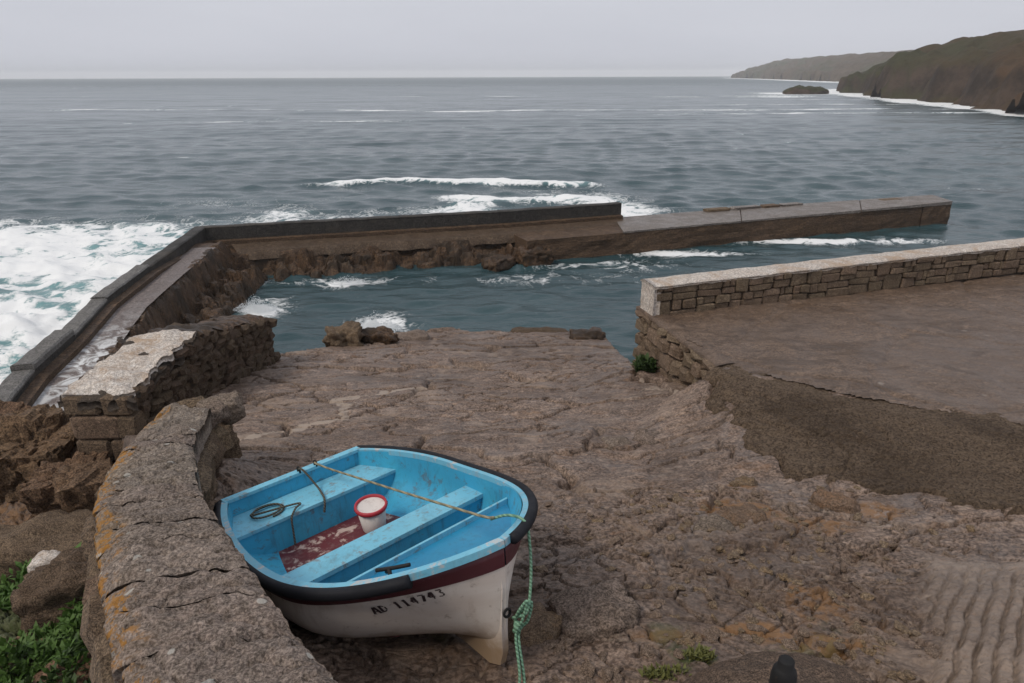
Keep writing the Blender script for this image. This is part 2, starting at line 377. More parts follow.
M['maroon'] = paint('maroon_paint', (.075, .014, .02), .45, (.2, .12, .1), .4, 12)
M['floorred'] = paint('maroon_floor', (.12, .018, .022), .5, (.55, .42, .36), .9, 6, thr=.53)
M['rubber'] = paint('black_rubber', (.009, .01, .014), .6, (.045, .045, .045), .35, 14, spec=.25)
M['bucketwhite'] = paint('white_plastic', (.68, .64, .6), .45, (.35, .22, .2), .5, 14)
M['bucketred'] = paint('red_plastic', (.42, .025, .04), .4, (.3, .12, .1), .3, 14)
M['iron'] = paint('black_iron', (.004, .004, .0045), .7, (.05, .025, .015), .4, 18)
M['letter'] = paint('dark_lettering', (.03, .014, .016), .6, (.4, .36, .33), .5, 60, thr=.6)
def hull_mat():
    t = NT('white_hull_paint').local(); s = t.n.new('ShaderNodeSeparateXYZ'); t.l(t.pos, s.inputs[0])
    n = t.noise(6, 7, .65, .6); g = t.noise(1.7, 5, .6, .3, t.map((.5, 1, 2.5)))
    c = t.mix(t.ramp(g, .35, .7, 0, .6), (.72, .66, .61), (.56, .47, .41))
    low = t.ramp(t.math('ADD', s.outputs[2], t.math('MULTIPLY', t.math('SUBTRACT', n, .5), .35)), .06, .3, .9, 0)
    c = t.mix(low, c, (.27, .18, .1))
    c = t.mix(t.ramp(t.noise(15, 6, .7), .58, .7, 0, .55), c, (.24, .18, .135))
    c = t.mix(t.ramp(t.noise(5, 7, .7, .4, t.map((1.2, 1, .22))), .5, .68, 0, .5), c, (.36, .28, .22))
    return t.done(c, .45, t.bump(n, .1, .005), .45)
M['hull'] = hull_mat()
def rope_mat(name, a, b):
    t = NT(name).local(); w = t.n.new('ShaderNodeTexWave'); w.inputs['Scale'].default_value = 22; w.inputs['Distortion'].default_value = 1.5; w.bands_direction = 'DIAGONAL'; t.l(t.pos, w.inputs[0])
    return t.done(t.mix(w.outputs[1], a, b), .85, t.bump(w.outputs[1], .8, .006), .2)
M['rope_tan'] = rope_mat('tan_rope', (.34, .3, .2), (.22, .2, .13))
M['rope_green'] = rope_mat('green_rope', (.23, .4, .28), (.13, .26, .17))
M['rope_dark'] = rope_mat('dark_rope', (.05, .05, .045), (.13, .12, .09))
def leaf_mat(name, a, b):
    t = NT(name); c = t.mix(t.noise(6, 4), a, b)
    t.b.inputs['Subsurface Weight'].default_value = 0
    return t.done(c, .6, None, .3)
M['leaf'] = leaf_mat('green_leaf', (.035, .085, .014), (.085, .15, .025))
M['leafdry'] = leaf_mat('dry_grass', (.09, .1, .025), (.14, .14, .045))
M['leafdark'] = leaf_mat('dark_leaf', (.025, .05, .014), (.05, .085, .022))

# ------------------------------------------------------------------ the ground: bedrock slip, left bank
XB = [(.5, -.2), (1.83, -1.0), (2.97, -1.82), (4.04, -2.47), (5.4, -3.05), (6.3, -3.35), (7.7, -4.95), (12.7, -5.2), (13.6, -4.9), (19, -4.2)]
APX = [(0, 4.5), (4.9, 4.6), (6, 3.0), (7.9, 3.05), (8.8, 2.95), (11, 2.42), (30, 2.4)]
EDGE = [(-9, 13.2), (-5, 13.5), (-4.4, 14.0), (-3.6, 15.4), (-3, 16.9), (-1.9, 17.6), (-.5, 17.2), (.3, 16.6), (1.2, 16.9), (2.2, 15.9), (4, 15.5), (20, 16)]
def slip_plane(x, y): return 4.5 - .224 * y
def ground_base(x, y):
    x = np.asarray(x, float); y = np.asarray(y, float)
    s = slip_plane(x, y)
    xa = interp(y, APX)
    wid = interp(y, [(0, 2), (7.6, 1.6), (8.6, 1.0), (9.0, .0), (12, .0)])
    w = sst(xa - wid - .06, xa + .3 * sst(8.6, 9.2, y), x)
    beyond = (x - 2.46) * -.2974 + (y - 10.88) * .9548           # distance past the parapet's inner face
    w = w * sst(.42, .12, beyond)
    s = s - 3.2 * sst(.3, 1.2, beyond) * sst(2.3, 2.9, x)
    s = s + w * np.maximum(3.19 - s, 0)
    s = s + .16 * sst(.5, 2.3, x) * sst(13, 10, y) * sst(7, 9, y) * (1 - w)
    s = s + .34 * np.exp(-(((x + 2.75) / .42) ** 2 + ((y - 5.5) / .75) ** 2))
    # seaward edge
    ye = interp(x, EDGE) + .5 * fbm(x * .9, y * .15, 3, 3)
    s = s - np.clip(y - ye, 0, 9) * 1.6
    # left of the walls
    dl = interp(y, XB) - x
    L = interp(y, [(0, 3.5), (3, 3.15), (5, 2.75), (6.2, 2.3), (7.2, 1.75), (7.9, 1.8), (8.1, 2.25), (9.3, 2.25), (10.6, 1.5), (13, .95), (16, .45), (18, -.3), (20, -.8)])
    L = L - .22 * np.clip(dl - .5, 0, 6) * interp(y, [(0, 1), (7, 1), (8, .35), (20, .1)])
    k = sst(.0, .35, dl)
    return s * (1 - k) + np.minimum(L, s) * k
def rock_relief(x, y):
    wx = x + .2 * fbm(x * 1.1, y * 1.1, 4, 21); wy = y + .2 * fbm(x * 1.1 + 9, y * 1.1, 4, 22)
    far = sst(4.3, 7, y + .25 * x)
    h = .06 * fbm(x * .5, y * .7, 4, 1)
    # broad flat slabs, each tilted its own way, parted by open cracks
    f1, f2, i1 = worley(wx * .5 + wy * .1, wy * 1.15 - wx * .16, 5)
    tl = (i1 * 37.7) % 1 - .5; tm = (i1 * 91.3) % 1 - .5
    h += (.35 + .65 * far) * (.05 * (i1 - .5) + .10 * tl * (f1 - .3) - .14 * sst(.05, .0, f2 - f1))
    g1, g2, i2 = worley(wx * 1.25 + 4, wy * 2.6 - wx * .45, 6)
    open_ = sst(-.15, .25, noise(x * .5, y * .8, 14))
    h += (.5 + .5 * far) * (.022 * (i2 - .5) + .03 * tm * g1 - .10 * sst(.06, .0, g2 - g1) * open_)
    # thin bedding edges running along the slip
    st = wy * 2.2 - wx * .25 + .5 * fbm(x * .7, y * .7, 3, 15); fr = st - np.floor(st)
    h += far * .035 * (fr - .5) * sst(-.2, .3, noise(x * .45 + 3, y * .6, 16))
    # broken rock close by
    nr_ = 1 - far
    n1, n2, i3 = worley(wx * 3.0 + .4 * fbm(x * 4, y * 4, 2, 31), wy * 4.0, 8)
    h += nr_ * (.034 * (i3 - .5) - .06 * sst(.07, 0, n2 - n1) + .008 * fbm(x * 5, y * 6, 3, 9))
    m1, m2, i4 = worley(wx * 10, wy * 12, 11)
    h += nr_ * sst(-.2, .3, noise(x * 1.2, y * 1.4, 17)) * (.022 * (i4 - .5) - .014 * sst(.16, 0, m2 - m1))
    h += .012 * fbm(x * 2.3, y * 4.5, 4, 12) + .006 * fbm(x * 14, y * 18, 3, 13)
    return h
GROOVE_O = np.array([3.05, 4.35])
def groove_zone(x, y):
    # poured concrete ramp with drag grooves, bottom right
    u = (x - 2.3 - .55 * (y - 2.86))
    return sst(-.05, .2, u + .12 * fbm(x * 2, y * 2, 3, 41)) * sst(4.5, 4.1, y + .25 * fbm(x * 1.5, y * 1.5, 3, 42) + .1 * (x - 3))
def ground_z(x, y, detail=True):
    z = ground_base(x, y)
    if not detail: return z
    dl = interp(y, XB) - x
    gz = groove_zone(x, y)
    r = rock_relief(x, y)
    # left bank is rougher
    r = r * (1 + 1.6 * sst(.2, .6, dl))
    boat = np.exp(-(((x + .85) * .67 - (y - 3.9) * .725) / 1.7) ** 4 - (((x + .85) * .736 + (y - 3.9) * .677) / .6) ** 4)
    r = r * (1 - .7 * boat) - .02 * boat
    ph = ((x - 2.3) * (1 + .04 * (4.2 - y)) - .86 * (y - 3.2)) * .76 + .018 * fbm(x * 3, y * 3, 3, 43)
    gr = -.055 * np.abs(np.sin(ph * np.pi / .095 + .22 * noise(x * 7, y * 7, 47))) ** 12 * sst(4.25, 3.9, y + .1 * fbm(x * 9, y * 2, 2, 44)) * (.55 + .45 * np.clip(noise(x * 3, y * 2.2, 45) * 2 + .5, 0, 1)) + .012 * fbm(x * 6, y * 5, 4, 46) + .012 * fbm(x * 17, y * 17, 3, 48) + .02 * (worley(x * 14, y * 14, 49)[2] - .5) * sst(0, .4, noise(x * 2.1, y * 2.1, 50)) + .03
    ap = sst(.05, .35, y - interp(x, [(2, 12), (2.3, 11.2), (2.95, 8.8), (4.4, 7.75), (6.2, 6.9), (8.6, 6.2), (16, 5)])) * sst(2.3, 2.6, x)
    return z + r * (1 - .85 * gz) * (1 - .95 * ap) - .05 * ap + gr * gz
def seg_dist(x, y, pts):
    d = np.full(np.shape(x), 99.)
    for (a, b), (c_, e) in zip(pts[:-1], pts[1:]):
        t = np.clip(((x - a) * (c_ - a) + (y - b) * (e - b)) / ((c_ - a) ** 2 + (e - b) ** 2), 0, 1)
        d = np.minimum(d, np.hypot(x - a - t * (c_ - a), y - b - t * (e - b)))
    return d
def fan(y0, y1, k, x0, x1):
    n = int(math.log(y1 / y0) / k) + 1
    ys = y0 * np.exp(k * np.arange(n)); us = np.arange(x0, x1, k)
    return np.repeat(ys[:, None], len(us), 1), ys[:, None] * us[None], n, len(us)
Y, X, nr, nc = fan(1.1, 20.5, .0036, -1.35, 1.35)
X = X + .3 * 0
Z = ground_z(X, Y)
def blob(x, y, cx, cy, rx, ry): return np.exp(-((x - cx) / rx) ** 2 - ((y - cy) / ry) ** 2)
orange = (blob(X, Y, 2.05, 5.15, .35, .2) + blob(X, Y, 2.25, 5.7, .15, .12) + blob(X, Y, 1.5, 3.35, .22, .1) + blob(X, Y, 1.95, 3.2, .35, .1) + .7 * blob(X, Y, 2.7, 4.9, .3, .2)
          + blob(X, Y, 2.1, 3.7, .3, .3) * .6 + blob(X, Y, .95, 3.25, .3, .1) * .6 + .7 * blob(X, Y, 3.3, 5.2, .35, .2) + .3 * sst(.2, .7, fbm(X * 1.3, Y * 1.6, 4, 51)) * sst(7.5, 4, Y) + .45 * blob(X, Y, .2, 8.6, .4, .2))
dl = interp(Y, XB) - X
orange = orange + .5 * sst(.2, .5, dl) * sst(6.8, 7.4, Y)
vein = [(-3.3, 7.3), (-2.75, 8.05), (-2.3, 8.3), (-2.42, 8.75), (-2.45, 9.1), (-2.75, 9.5), (-2.3, 9.75), (-1.4, 10.2)]
pale = 1.2 * sst(.1, .02, seg_dist(X + .07 * fbm(X * 4, Y * 4, 2, 52), Y + .1 * fbm(X * 4 + 5, Y * 4, 2, 53), vein)) + .42 * sst(.2, .7, fbm(X * 2.6, Y * 6.4, 4, 54)) + .5 * blob(X, Y, 2.3, 9.4, .5, .5)
moss = blob(X, Y, 1.05, 3.02, .12, .06) + .5 * blob(X, Y, .95, 2.9, .12, .04) + .9 * sst(.25, .6, dl) * sst(6.6, 5.6, Y) + .4 * sst(.35, .8, fbm(X * 1.1, Y * 1.1, 3, 55)) * sst(5, 3.5, Y)
mask = np.stack([orange, pale, moss], -1).reshape(-1, 3)
g = obj('rock_slipway', mesh_from('rock_slipway', np.stack([X, Y, Z], -1).reshape(-1, 3), grid_faces(nr, nc), True, {'mask': mask, 'poured': np.stack([groove_zone(X, Y)] * 3, -1).reshape(-1, 3)}), M['slip'])
tag(g, kind='structure')

# gravel fill and concrete apron on the right
def poly_inside(x, y, P):
    ins = np.zeros(np.shape(x), bool); n = len(P)
    for i in range(n):
        (a, b), (c_, d) = P[i], P[(i + 1) % n]
        cr = ((b > y) != (d > y)) & (x < (c_ - a) * (y - b) / (d - b + 1e-12) + a); ins ^= cr
    return ins
def sheet(name, P, k, zf, mat, wob, sink=0.):
    xs = np.array(P)[:, 0]; ys = np.array(P)[:, 1]
    nx = int((xs.max() - xs.min()) / k) + 3; ny = int((ys.max() - ys.min()) / k) + 3
    xx, yy = np.meshgrid(np.linspace(xs.min() - k, xs.max() + k, nx), np.linspace(ys.min() - k, ys.max() + k, ny))
    ins = poly_inside(xx + wob * fbm(xx * 2.2, yy * 2.2, 4, 61), yy + wob * fbm(xx * 2.2 + 7, yy * 2.2, 4, 62), P)
    keep = ins[:-1, :-1] & ins[1:, :-1] & ins[:-1, 1:] & ins[1:, 1:]
    ed = seg_dist(xx + wob * fbm(xx * 2.2, yy * 2.2, 4, 61), yy + wob * fbm(xx * 2.2 + 7, yy * 2.2, 4, 62), P + P[:1])
    F = grid_faces(ny, nx, keep); V = np.stack([xx, yy, zf(xx, yy) - sink * sst(.34 if sink > .1 else .16, 0, ed)], -1).reshape(-1, 3)
    used = np.unique(F); rm = np.full(len(V), -1); rm[used] = np.arange(len(used))
    o = obj(name, mesh_from(name, V[used], rm[F], True, {'mask': np.zeros((len(used), 3))}), mat)
    return tag(o, kind='structure')
GRAV = [(2.45, 9.3), (2.4, 8.5), (2.45, 7.6), (2.3, 6.7), (2.4, 5.8), (3.3, 5.45), (4.1, 5.05), (5.2, 4.7), (8.6, 4.6), (8.6, 7.0), (6.2, 7.5), (4.4, 8.3), (3.2, 9.3)]
def gravel_z(x, y):
    f1, f2, i = worley(x * 22, y * 22, 71)
    z = ground_base(x, y); rr = rock_relief(x, y)
    k = sst(.05, .6, interp(x, [(2, 12), (2.3, 11.2), (2.95, 8.8), (4.4, 7.75), (6.2, 6.9), (8.6, 6.2), (16, 5)]) - y)
    return z + .006 + k * (np.maximum(.024, rr * .5 + .039) + .02 * fbm(x * 1.3, y * 1.3, 3, 72)) + .014 * (i - .3) * (.4 + .6 * k) + .012 * sst(0, .4, f2 - f1) * k
sheet('gravel_patch', GRAV, .021, gravel_z, M['gravel'], .3, .26)
APR = [(2.34, 11.4), (2.42, 10.9), (2.95, 8.72), (4.4, 7.72), (6.2, 6.9), (8.6, 6.2), (16, 5), (17, 14.9), (10.4, 13.5), (2.5, 11.5)]
def apron_z(x, y): return 3.225 + .012 * np.clip(fbm(x * 5, y * 7, 4, 75), -.4, .6) - .03 * sst(.05, 0, worley(x * .35 + .1 * fbm(x, y, 3, 76), y * .5, 77)[1] - worley(x * .35 + .1 * fbm(x, y, 3, 76), y * .5, 77)[0]) + .022 * fbm(x * .6, y * .6, 3, 73) + .012 * fbm(x * 2.4, y * 3, 4, 74) + .01 * (y - 9) * 0 - .05 * sst(.5, 0, x - interp(y, APX) + .1) * sst(9.6, 8.6, y)
sheet('concrete_apron', APR, .036, apron_z, M['apron'], .08, .012)

# ------------------------------------------------------------------ stone walls
VAR = [mesh_from('stone_block', *chamfer_stone(100 + i, .045, .09)) for i in range(12)]
VARR = [mesh_from('rubble_block', *chamfer_stone(200 + i, .1, .2)) for i in range(12)]
def variants(base, mat):
    out = []
    for m in base:
        c_ = m.copy(); c_.materials.clear(); c_.materials.append(mat); out.append(c_)
    return out
def lay_stone(name, meshes, parent, pos, dirx, size, tilt=0, normal_z=0):
    o = bpy.data.objects.new(name, random.choice(meshes)); C.objects.link(o); o.parent = parent
    o.location = Vector(pos) - Vector(parent.location)
    o.rotation_euler = (normal_z, tilt, math.atan2(dirx[1], dirx[0])); o.scale = size
    return o
# right-hand parapet
PA, PB = np.array([2.4, 10.86]), np.array([14.6, 14.66])
pdv = (PB - PA) / np.linalg.norm(PB - PA); pnv = np.array([-pdv[1], pdv[0]]); plen = np.linalg.norm(PB - PA)
para = thing('parapet_wall', 'long low stone parapet with whitewashed top along the concrete apron', 'wall', (PA[0], PA[1], 2.1))
def pp(u, v, z): return (*(PA + pdv * u + pnv * v), z)
PTH = .46
def ptop(u): return 3.76 + .012 * u
def prism(u0, u1, v0, v1, z0a, z1a, z1b):
    V = [pp(u0, v0, z0a), pp(u1, v0, z0a), pp(u1, v1, z0a), pp(u0, v1, z0a), pp(u0, v0, z1a), pp(u1, v0, z1b), pp(u1, v1, z1b), pp(u0, v1, z1a)]
    return V, [(0, 3, 2, 1), (4, 5, 6, 7), (0, 1, 5, 4), (1, 2, 6, 5), (2, 3, 7, 6), (3, 0, 4, 7)]
part('mortar_core', *prism(.06, plen, .05, PTH - .03, 1.4, ptop(0) - .04, ptop(plen) - .04), M['mortar'], para)
PS = variants([mesh_from('stone_block', *chamfer_stone(150 + i, .06, .09)) for i in range(14)], M['parastone'])
def pstone(u0, u1, za, zb):
    lay_stone('stone', PS, para, pp((u0 + u1) / 2, .07 + random.uniform(-.022, .016), (za + zb) / 2 + .012 * u0), pdv, (u1 - u0 - random.uniform(.008, .02), .17, zb - za - random.uniform(.008, .018)), random.uniform(-.04, .04))
for zlo, bh in ((3.16, .3), (3.46, .265)):
    u = .0
    while u < plen - .05:
        L_ = random.uniform(.22, .5); L_ = min(L_, plen - u); k_ = random.random()
        if zlo < 3.2 and k_ < .06: L_ = min(.12, L_)                                     # weep hole
        elif k_ < .3 and L_ < .42: pstone(u, u + L_, zlo, zlo + bh)
        else:
            m_ = bh * random.uniform(.36, .64); pstone(u, u + L_, zlo, zlo + m_)
            if random.random() < .45: c_ = L_ * random.uniform(.35, .65); pstone(u, u + c_, zlo + m_, zlo + bh); pstone(u + c_, u + L_, zlo + m_, zlo + bh)
            else: pstone(u, u + L_, zlo + m_, zlo + bh)
        u += L_
# whitewashed cap and the white end pier
nu, nv = 120, 10
uu, vv = np.meshgrid(np.linspace(-.05, plen, nu), np.linspace(0, 1, nv), indexing='ij')
edge = .025 * fbm(uu * 2.2, vv * 0, 3, 81) ; edge2 = .02 * fbm(uu * 2.2 + 30, vv * 0, 3, 82)
vw = -.03 + edge + vv * (PTH + .05 + edge2 - edge)
zt = ptop(uu) + .014 * fbm(uu * 1.6, vv * 2, 4, 83) - .03 * np.abs(vv * 2 - 1) ** 6
top = np.stack([PA[0] + pdv[0] * uu + pnv[0] * vw, PA[1] + pdv[1] * uu + pnv[1] * vw, zt], -1)
rag = .035 + .03 * np.clip(fbm(uu * 4, vv * 0 + 2, 3, 84), -.5, 1)
ring0 = top.copy(); ring0[..., 2] -= rag
V = np.concatenate([top.reshape(-1, 3), ring0.reshape(-1, 3)]); F = grid_faces(nu, nv)[:, ::-1].tolist(); N = nu * nv
for i in range(nu - 1):
    F.append([i * nv, (i + 1) * nv, N + (i + 1) * nv, N + i * nv]); a = i * nv + nv - 1; F.append([a + nv, a, N + a, N + a + nv])
for j in range(nv - 1):
    F.append([j + 1, j, N + j, N + j + 1])
part('whitewashed_cap', V, F, M['white'], para, True)
# end face, whitewashed render
ne, me_ = 10, 12
aa, bb = np.meshgrid(np.linspace(-.0, 1, ne), np.linspace(0, 1, me_), indexing='ij')
ez = 3.13 + bb * (ptop(0) - .02 - 3.13) + .03 * fbm(aa * 4, bb * 0, 3, 85) * (1 - bb)
ev = aa * (PTH) - .012 * np.sin(np.pi * bb)
eu = -.035 + .012 * fbm(aa * 3, bb * 3, 3, 86) + .03 * (1 - bb) * 0
V = np.stack([PA[0] + pdv[0] * eu + pnv[0] * ev, PA[1] + pdv[1] * eu + pnv[1] * ev, ez], -1).reshape(-1, 3)
V2 = V + np.array([pdv[0], pdv[1], 0]) * .12
F = grid_faces(ne, me_).tolist(); n = len(V)
rim = [i * me_ for i in range(ne)] + [(ne - 1) * me_ + j for j in range(1, me_)] + [i * me_ + me_ - 1 for i in range(ne - 2, -1, -1)] + [j for j in range(me_ - 2, 0, -1)]
for a, b in zip(rim, rim[1:] + rim[:1]): F.append([b, a, n + a, n + b])
F += [[n + q for q in f[::-1]] for f in grid_faces(ne, me_).tolist()]
part('whitewashed_end', np.concatenate([V, V2]), F, M['white'], para, True)
# retaining wing below its near end: a triangle of rubble under the apron edge
W0, W1 = np.array([2.3, 11.3]), np.array([2.98, 8.68])
wdv = (W1 - W0) / np.linalg.norm(W1 - W0); wlen = np.linalg.norm(W1 - W0); wnv = np.array([-wdv[1], wdv[0]])     # +v is to the right, under the apron
wing = thing('retaining_wall', 'triangular rubble wing wall under the left edge of the concrete apron', 'wall', (W0[0], W0[1], 1.7))
def wp(u, v, z): return (*(W0 + wdv * u + wnv * v), z)
def wtop(u): return 3.19 - .02 * u / wlen
V = [wp(0, .06, 1.4), wp(wlen, .06, 2.3), wp(wlen, .5, 2.3), wp(0, .5, 1.4), wp(0, .06, wtop(0)), wp(wlen, .06, wtop(wlen)), wp(wlen, .5, wtop(wlen)), wp(0, .5, wtop(0))]
part('mortar_core', V, [(0, 1, 2, 3), (4, 7, 6, 5), (0, 4, 5, 1), (1, 5, 6, 2), (2, 6, 7, 3), (3, 7, 4, 0)], M['mortar'], wing)
WS = variants(VARR, M['parastone'])
zz = 3.18
for ch in (.13, .24, .26, .28, .3):
    zz -= ch; u = -.08
    while u < wlen:
        L_ = random.uniform(.22, .5)
        xg, yg = W0 + wdv * (u + L_ / 2)
        if zz + ch > float(ground_base(xg - .25, yg)) - .05:
            lay_stone('stone', WS, wing, wp(u + L_ / 2, .02 + random.uniform(-.03, .03), zz + ch / 2), wdv, (L_ * .98, .3, ch * .97), random.uniform(-.12, .12))
        u += L_
# the near end of the wing, under the white end face
for zz, ch in ((2.88, .26), (2.6, .28), (2.3, .3), (2.0, .3)):
    u = -.05
    for L_ in (.2, .26):
        p = PA + pnv * (u + L_ / 2 + .0) + pdv * .1
        lay_stone('stone', WS, wing, (p[0], p[1], zz + ch / 2), pnv, (L_ * .97, .34, ch * .96), random.uniform(-.08, .08)); u += L_
# sloping lip of the apron along the wing
nu = 30; uu = np.linspace(-.1, wlen - .12, nu); V = []
for u in uu:
    wz = wtop(u) + .03
    jit = .03 * float(fbm(np.array(u * 2.), np.array(.0), 3, 91))
    for v, dz in ((-.09 + jit, -.06), (-.09 + jit, -.0), (.1, .02), (.26, .005), (.3, -.06)): V.append(wp(u, v, wz + dz))
F = [[i * 5 + j, i * 5 + j + 1, (i + 1) * 5 + j + 1, (i + 1) * 5 + j] for i in range(nu - 1) for j in range(4)]
part('concrete_lip', V, F, M['apron'], wing, True)

# foreground wall on the left
WIN = np.array([(.25, .75), (-.13, 1.2), (-.62, 1.83), (-1.12, 2.46), (-1.49, 2.97), (-1.88, 3.51), (-2.2, 4.04), (-2.54, 4.73), (-2.76, 5.35), (-2.9, 5.85)])
WOUT = np.array([(-.62, .75), (-.95, 1.2), (-1.4, 1.83), (-1.85, 2.46), (-2.2, 2.97), (-2.54, 3.51), (-2.83, 4.04), (-3.1, 4.75), (-3.3, 5.5), (-3.5, 6.15)])
WL = np.concatenate([[0], np.cumsum(np.hypot(*np.diff((WIN + WOUT) / 2, axis=0).T))]); WT = WL[-1]
def wa(s, a):                                        # s metres along, a 0 inner .. 1 outer
    i = np.stack([np.interp(s, WL, WIN[:, 0]), np.interp(s, WL, WIN[:, 1])], -1); o_ = np.stack([np.interp(s, WL, WOUT[:, 0]), np.interp(s, WL, WOUT[:, 1])], -1)
    return i + (o_ - i) * np.asarray(a)[..., None]
fw = thing('stone_wall', 'weathered stone wall with big lichen-spotted capstones beside the blue boat', 'wall', (*wa(np.array(2.5), np.array(.5)), 3.3))
cuts = [0, .75, 1.25, 1.72, 2.12, 2.42, 2.85, 3.13, 3.52, 3.8, 4.12, 4.38, 4.72, 5.0, 5.3, WT + .1]
for k in range(len(cuts) - 1):
    sa, sb_ = cuts[k], cuts[k + 1]
    na, ns = 44, 22
    a_, b_ = np.meshgrid(np.linspace(-.03, 1.03, na), np.linspace(0, 1, ns), indexing='ij')
    sk = -.16
    def cutline(s0, a): return s0 + sk * (a - .5) + .05 * fbm(a * 2.5 + s0 * 5, a * 0 + s0, 3, 101)
    lo = cutline(sa, a_) + .005; hi = cutline(sb_, a_) - .005
    s_ = lo + (hi - lo) * b_
    ea = a_ + .035 * fbm(s_ * 1.7, a_ * 1.2, 3, 102 + k) * np.abs(2 * a_ - 1)
    xy = wa(np.clip(s_, 0, WT), ea)
    x_, y_ = xy[..., 0], xy[..., 1]
    rim_ = np.maximum(np.abs(2 * (a_ - .5)) ** 10, np.abs(2 * b_ - 1) ** 14)
    z_ = 5.36 - .224 * y_ + .016 * (random.random() - .5) + .03 * fbm(x_ * 1.8, y_ * 1.8, 3, 103) + .018 * fbm(x_ * 4 + y_ * 4, y_ * 9 - x_ * 7, 4, 104) - .014 * rim_ - .06 * np.abs(2 * (a_ - .5)) ** 4 * (a_ > .5)
    t1, t2, ti = worley(x_ * 2.2 + y_ * 2, y_ * 5 - x_ * 4, 105); z_ = z_ - .022 * sst(.1, 0, t2 - t1) + .022 * (ti - .5)
    top = np.stack([x_, y_, z_], -1); bot = top.copy(); bot[..., 2] = 5.36 - .224 * y_ - random.uniform(.2, .27)
    V = np.concatenate([top.reshape(-1, 3), bot.reshape(-1, 3)]); N = na * ns
    gf = grid_faces(na, ns); F = gf.tolist() 
    rim = [i * ns for i in range(na)] + [(na - 1) * ns + j for j in range(1, ns)] + [i * ns + ns - 1 for i in range(na - 2, -1, -1)] + [j for j in range(ns - 2, 0, -1)]
    F = [f[::-1] for f in F] + [[N + q for q in f] for f in gf.tolist()]
    for p_, q_ in zip(rim, rim[1:] + rim[:1]): F.append([p_, q_, N + q_, N + p_])
    mk = np.zeros((2 * N, 3)); mk[:N, 0] = (np.clip((a_ - .62) / .38, 0, 1) * (.6 + .6 * fbm(s_ * 1.5, a_, 2, 106))).reshape(-1); mk[N:, 0] = mk[:N, 0]
    part('capstone', V, F, M['cap'], fw, True, {'mask': np.clip(mk, 0, 1)})
# core and side stones
V = []
for s in np.linspace(.0, WT - .05, 24):
    for a, dz in ((.08, 1), (.9, 1), (.9, 0), (.08, 0)):
        x, y = wa(np.array(s), np.array(a)); V.append((x, y, 5.36 - .224 * y - .22 if dz else 5.36 - .224 * y - 2.4 + (1.2 if a < .5 else 0)))
F = [[i * 4 + j, i * 4 + (j + 1) % 4, (i + 1) * 4 + (j + 1) % 4, (i + 1) * 4 + j] for i in range(23) for j in range(4)] + [[3, 2, 1, 0], [92, 93, 94, 95]]
part('rubble_core', V, F, M['mortar'], fw)
FS = variants(VARR, M['wallstone'])
for side, av, depth in ((0, .16, 1.25), (1, .93, 1.9)):
    top_off = .24; z = 0
    while z < depth:
        ch = random.uniform(.17, .28); s = random.uniform(0, .1) + (1.3 if side == 0 else .4)
        while s < WT - .1:
            L_ = random.uniform(.22, .48)
            p = wa(np.array(s + L_ / 2), np.array(av)); q = wa(np.array(s + L_ / 2 + .05), np.array(av)); d = q - p
            zc = 5.36 - .224 * p[1] - top_off - z - ch / 2
            gz_ = float(ground_base(p[0] + (.2 if side == 0 else -.35), p[1]))
            if zc + ch / 2 > gz_ - .1:
                lay_stone('stone', FS, fw, (p[0], p[1], zc), d, (L_ * .98, .3 + random.uniform(-.04, .05), ch * .97), -.2 + random.uniform(-.1, .1) if False else random.uniform(-.1, .1))
            s += L_
        z += ch
# tumbled stones closing the far end of that wall
for i, (x, y, z, sz, rz) in enumerate([(-3.02, 6.35, 3.78, (.46, .36, .26), .4), (-2.92, 5.95, 3.93, (.28, .22, .16), 1.1), (-3.35, 6.4, 3.6, (.42, .36, .45), .2), (-3.05, 6.2, 3.45, (.36, .4, .5), .9)]):
    V, F = boulder(300 + i, sz, 3, .2, .45); o = part('end_stone', V, F, M['paleboulder'] if i < 2 else M['wallstone'], fw, True, world=False)
    o.location = Vector((x, y, z)) - Vector(fw.location); o.rotation_euler = (.1, -.1, rz)

# ruined wall further down the slip
BX1, BX0 = -4.83, -5.68
def btop(y): return interp(y, [(7.7, 3.3), (9.6, 3.38), (10.0, 3.33), (11.2, 2.98), (12.75, 2.6)])
rw = thing('ruined_wall', 'rough dark rubble wall with a patch of whitewash on its near top', 'wall', (-5.25, 10.2, 1.6))
V = []; ys = np.linspace(7.85, 12.7, 16)
for y in ys:
    t_ = float(btop(y)) - .1; b_ = min(float(slip_plane(0, y)) - .5, 2.0) - (.3 if y < 9 else 0)
    V += [(BX1 - .1, y, t_), (BX0 + .1, y, t_), (BX0 + .02, y, b_ - .6), (BX1 - .04, y, b_)]
F = [[i * 4 + j, (i + 1) * 4 + j, (i + 1) * 4 + (j + 1) % 4, i * 4 + (j + 1) % 4] for i in range(15) for j in range(4)] + [[0, 1, 2, 3], [63, 62, 61, 60]]
part('rubble_core', V, F, M['mortar'], rw)
RS = variants(VARR, M['rubble'])
z = 0; nrub = 0
while z < 1.35:
    ch = random.uniform(.12, .19); y = 7.85 + random.uniform(0, .1)
    while y < 12.72:
        L_ = random.uniform(.15, .34); yc = y + L_ / 2
        zc = float(btop(yc)) - .07 - z - ch / 2
        if zc + ch / 2 > float(ground_base(BX1 + .25, yc)) - .06:
            lay_stone('stone', RS, rw, (BX1 - .06 + random.uniform(-.05, .05), yc, zc + random.uniform(-.02, .02)), (0, 1), (L_ * 1.02, .26 + random.uniform(-.03, .05), ch * 1.05), random.uniform(-.18, .18), random.uniform(-.1, .1)); nrub += 1
        y += L_
    z += ch
